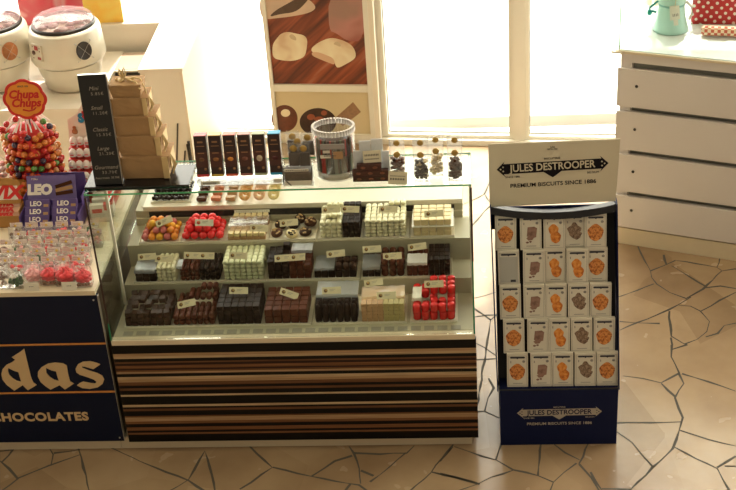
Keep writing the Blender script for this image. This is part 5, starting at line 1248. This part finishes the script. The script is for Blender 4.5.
bm = bmesh.new(); lathe(bm, [(.0265, .175), (.0275, .178), (.0275, .20), (.0265, .203)], 20, 0, Matrix.Rotation(PI/2, 4, 'Y')); obj('paper_band', bm, cardw, t)

# ------------------------------------------------------------------ cardboard biscuit stand
SX0, SX1, SY = 1.640, 2.162, .018
st_ = thing('biscuit_stand', 'dark blue cardboard floor stand with a white header, right of the chocolate case', 'display stand', (SX0, SY, 0))
SW = SX1-SX0; BH = .298; TZ_ = 1.050; TY = .282
bm = bmesh.new(); box(bm, .012, SW-.006, .0, .42, .0005, BH-.001); obj('base', bm, navy2, st_)
bm = bmesh.new()
for (a, b) in ((-.001, .004), (SW-.006, SW-.001)):
    u = bmesh.new(); pr = [(-.004, BH), (TY-.01, TZ_), (TY+.16, TZ_), (.42, BH)]
    A_v = [u.verts.new((a+(-.014 if z > .5 and a < 0.1 else 0)*1, y, z)) for y, z in pr]; B_v = [u.verts.new((b+(-.014 if z > .5 and a < .1 else 0)-(.012 if z > .5 and a > .1 else 0), y, z)) for y, z in pr]
    u.faces.new(A_v); u.faces.new(B_v[::-1])
    for i in range(4): u.faces.new((A_v[i], B_v[i], B_v[(i+1) % 4], A_v[(i+1) % 4]))
    bmesh.ops.recalc_face_normals(u, faces=u.faces[:]); merge(bm, u, 0)
box(bm, -.010, SW-.02, TY+.085, TY+.09, TZ_-.16, TZ_-.05)
obj('side_walls', bm, navy2, st_)
ang = math.atan2(TY, TZ_-BH); Msl = Matrix.Translation((0, .0, BH)) @ Matrix.Rotation(-ang, 4, 'X'); SL = math.hypot(TY, TZ_-BH)
bm = bmesh.new(); box(bm, .005, SW-.008, .088, .092, .0, SL-.05, 0, Msl); box(bm, .005, SW-.008, .0, .085, -.0, .004, 0, Msl); obj('inner_back', bm, mat('inner_black', (.010, .010, .014), .6), st_)
bm = bmesh.new(); n = 14; rg = []
for i in range(n+1):
    t_ = i/n; x = -.010+(SW-.004)*t_; sg = -.028*math.sin(PI*t_)**.8-.002
    rg.append([bm.verts.new(Msl @ Vector((x, y, SL+sg+dz))) for y, dz in ((0, 0), (.10, 0), (.10, -.004), (.004, -.004), (.004, -.03), (0, -.03))])
for a, b in zip(rg, rg[1:]):
    for k in range(6): bm.faces.new((a[k], b[k], b[(k+1) % 6], a[(k+1) % 6]))
obj('inner_top', bm, MAT['inner_black'], st_)
# header
hb = at(489, 207, Y=SY+TY+.03); ht = at(489, 142, Y=SY+TY+.10)
MH = Matrix.Translation((-.016, TY+.02, TZ_-.012)) @ Matrix.Rotation(-.12, 4, 'X')
bm = bmesh.new(); HW0, HW1 = SW+.004, SW+.018; HH = .282
prism(bm, [(0, .0), (HW0*.5, .006), (HW0, .012), (HW1, HH+.006), (-.001, HH)], 0, .004, 0, MH)
obj('header_board', bm, headm, st_)
def logo(bm, W_, M, arrow, letter, sub):
    "double-headed arrow banner with the maker's name"
    h = W_*.078
    prism(bm, [(-W_/2, 0), (-W_/2+h*.95, h*.95), (-W_/2+h*.8, h*.62), (W_/2-h*.8, h*.62), (W_/2-h*.95, h*.95), (W_/2, 0), (W_/2-h*.95, -h*.95), (W_/2-h*.8, -h*.62), (W_*.08, -h*.62), (W_*.03, -h*1.1), (0, -h*1.35), (-W_*.03, -h*1.1), (-W_*.08, -h*.62), (-W_/2+h*.8, -h*.62), (-W_/2+h*.95, -h*.95)], -.0012, -.0002, arrow, M)
    T = text_mesh('JULES DESTROOPER', h*1.25, ink, .0006, bold=h*.025); xs = [v.co.x for v in T.vertices]; k = W_*.77/(max(xs)-min(xs)); T.transform(Matrix.Diagonal((k, 1, 1, 1)))
    t = bmesh.new(); t.from_mesh(T); merge(bm, t, letter, M @ Matrix.Translation((0, -.0016, 0)))
    T = text_mesh('PREMIUM BISCUITS SINCE 1886', h*.68, ink, .0006, bold=h*.012); xs = [v.co.x for v in T.vertices]; k = W_*.77/(max(xs)-min(xs)); T.transform(Matrix.Diagonal((k, 1, 1, 1)))
    t = bmesh.new(); t.from_mesh(T); merge(bm, t, sub, M @ Matrix.Translation((0, -.0008, -h*2.15)))
    text_into(bm, 'SINCE 1886', h*.34, sub, -W_*.36, -.0008, -h*1.02, M); text_into(bm, 'BISCUITERIE', h*.34, sub, 0, -.0008, h*.98, M); text_into(bm, 'BELGIUM', h*.34, sub, W_*.36, -.0008, -h*1.02, M)
    for s in (-1, 1):
        for k in range(3): lathe(bm, [(0, 0), (h*.1, 0), (h*.1, .0004), (0, .0004)], 8, letter, M @ Matrix.Translation((s*(W_/2-h*(.45+.3*(k > 0))), -.0013, h*(0, .25, -.25)[k])) @ Matrix.Rotation(PI/2, 4, 'X'))
bm = bmesh.new(); ink2 = mat('header_ink', (.010, .008, .012), .6, spec=.1)
logo(bm, .462, MH @ Matrix.Translation((HW0*.50, 0, .176)) @ Matrix.Rotation(-.035, 4, 'Y'), 0, 1, 0); text_into(bm, 'Jules', .011, 0, HW0*.5, -.0008, HH*.93, MH); text_into(bm, 'DESTROOPER', .007, 0, HW0*.5, -.0008, HH*.895, MH)
obj('header_print', bm, [ink2, headm], st_)
bm = bmesh.new(); sil = mat('silver_print', (.42, .38, .32), .5)
logo(bm, .365, Matrix.Translation((SW*.51, 0, BH*.60)) @ Matrix.Rotation(-.01, 4, 'Y'), 0, 1, 0); obj('base_print', bm, [sil, navy2], st_)
# biscuit packs
PWd, PH, PT = .090, .153, .024
packm = mat('pack_white', (.66, .62, .52), .5); packside = mat('pack_cream', (.60, .55, .42), .6)
waf = img_mat('waffle_picture', [(.35, (.20, .05, .01)), (.5, (.60, .20, .04)), (.65, (.72, .33, .09))], 90, .3)
org = img_mat('orange_biscuit_picture', [(.35, (.42, .10, .01)), (.5, (.68, .22, .03)), (.7, (.80, .38, .08))], 60, .3)
thn = img_mat('thin_biscuit_picture', [(.35, (.16, .08, .06)), (.5, (.27, .15, .11)), (.7, (.33, .20, .15))], 40, .3)
flo = img_mat('almond_biscuit_picture', [(.35, (.08, .045, .03)), (.5, (.22, .14, .09)), (.7, (.40, .29, .2))], 90, 1)
pgrey = mat('pack_grey', (.42, .41, .38), .5)
def pack_mesh(kind):
    bm = bmesh.new(); y = -PT/2-.0008
    def cr(cx, cz, rx, rz, mi, lift=0, wob=.06, n=22):
        prism(bm, [(cx+rx*(1+wob*math.sin(5*a))*math.cos(a), cz+rz*(1+wob*math.cos(4*a))*math.sin(a)) for a in [2*PI*k/n for k in range(n)]], y-lift, y+.0006-lift, mi)
    # fine border and dark banner with pointed ends
    for x0, x1, z0, z1 in ((-.036, -.0350, .008, .143), (.035, .036, .008, .143), (-.035, .035, .008, .009), (-.035, .035, .142, .143)): box(bm, x0, x1, y, y+.0006, z0, z1, 1)
    prism(bm, [(-.030, .1355), (-.026, .1395), (.026, .1395), (.030, .1355), (.026, .1315), (.004, .1315), (0, .128), (-.004, .1315), (-.026, .1315)], y-.0003, y+.0006, 0)
    lathe(bm, [(0, 0), (.006, 0), (.006, .0005), (0, .0005)], 12, 1, Matrix.Translation((.024, y+.0005, .117)) @ Matrix.Rotation(PI/2, 4, 'X'))
    box(bm, -.028, -.024, y, y+.0006, .110, .120, 1); box(bm, -.018, .02, y, y+.0006, .016, .0185, 1)
    if kind == 'waffle': cr(-.001, .070, .030, .036, 2); cr(-.003, .060, .024, .025, 2, .0006)
    elif kind == 'orange': cr(-.003, .086, .019, .024, 2); cr(.005, .054, .020, .026, 2, .0006)
    elif kind == 'thin':
        prism(bm, [(-.016, .060), (-.012, .100), (.014, .102), (.024, .094), (.020, .056), (.004, .050)], y-.0002, y+.0006, 2); prism(bm, [(-.018, .052), (-.002, .066), (.014, .058), (.006, .044), (-.010, .042)], y-.0009, y+.0000, 2)
        cr(-.014, .033, .006, .004, 2); cr(-.002, .036, .005, .004, 2)
    elif kind == 'almond': cr(0, .078, .025, .032, 2, 0, .16); cr(.008, .060, .019, .020, 2, .0006, .16)
    else:
        box(bm, -.034, .034, y-.0001, y+.0005, .012, .125, 3); box(bm, .006, .026, y-.0009, y-.0003, .014, .024, 0)
    return me(bm, 'pack_print', [mat('pack_banner', (.03, .03, .045), .5), mat('pack_line', (.30, .28, .26), .5), {'waffle': waf, 'orange': org, 'thin': thn, 'almond': flo}.get(kind, waf), pgrey])
PMs = {k: pack_mesh(k) for k in ('waffle', 'orange', 'thin', 'almond', 'blank')}
CART = me(box(bmesh.new(), -PWd/2, PWd/2, -PT/2, PT/2, 0, PH, bev=.0015), 'carton', packm)
desc = {'waffle': 'round golden waffle biscuit', 'orange': 'two orange brown biscuits', 'thin': 'brown thin biscuits with crumbs', 'almond': 'dark almond biscuits', 'blank': 'plain grey back'}
for M_ in PMs.values(): M_.transform(Matrix.Diagonal((1.10, 1, 1.0, 1)))
rows = [  # from the top: y of the row's lower edge on the photo, x centres, kinds, recessed
    (['waffle', 'thin', 'orange', 'almond', 'waffle'], [505.5, 531, 554.5, 575, 596], [0, 0, 0, 1, 0]),
    (['blank', 'thin', 'orange', 'orange', 'waffle'], [509, 534, 555.5, 577.5, 597.5], [0, 0, 1, 0, 1]),
    (['waffle', 'thin', 'orange', 'almond', 'waffle'], [510.5, 534.5, 556, 579, 601], [0, 0, 0, 0, 0]),
    (['waffle', 'thin', 'orange', 'almond', 'waffle'], [514, 538, 559.5, 582, 604.5], [0, 0, 0, 0, 0]),
    (['waffle', 'thin', 'orange', 'almond', 'waffle'], [517.5, 541.5, 563, 585.5, 607.5], [0, 0, 0, 0, 0])]
rn = ['top', 'second', 'middle', 'fourth', 'bottom']; cn = ['leftmost', 'second from left', 'centre', 'second from right', 'rightmost']
pitch = (SL-.052)/5.0
Mst = Matrix.Translation((SX0, SY, 0)) @ Msl
LEAN = -ang+.10
for r_, (kinds, xs, rec) in enumerate(rows):
    s0 = .011+(4-r_)*pitch
    for c2 in range(5):
        ypx = [232, 266, 300, 335, 368][r_]; P0 = Mst @ Vector((0, .0, s0))
        x = at(xs[c2], ypx, Y=P0.y+.03).x
        back = .018 if rec[c2] else 0.001
        P = Mst @ Vector((0, .022+back+PT*.5, s0))
        b = thing('biscuit_pack', 'biscuit pack picturing %s, %s row, %s' % (desc[kinds[c2]], rn[r_], cn[c2]) if kinds[c2] != 'blank' else 'biscuit pack turned to its plain grey back, second row, leftmost', 'biscuit pack', (x, P.y, P.z), 0, 'biscuit packs in the cardboard stand')
        b.rotation_euler = (LEAN, random.uniform(-.012, .012), 0)
        for nme, M_ in (('carton', CART), ('printed_front', PMs[kinds[c2]])):
            o = bpy.data.objects.new(nme, M_); C.objects.link(o); o.parent = b
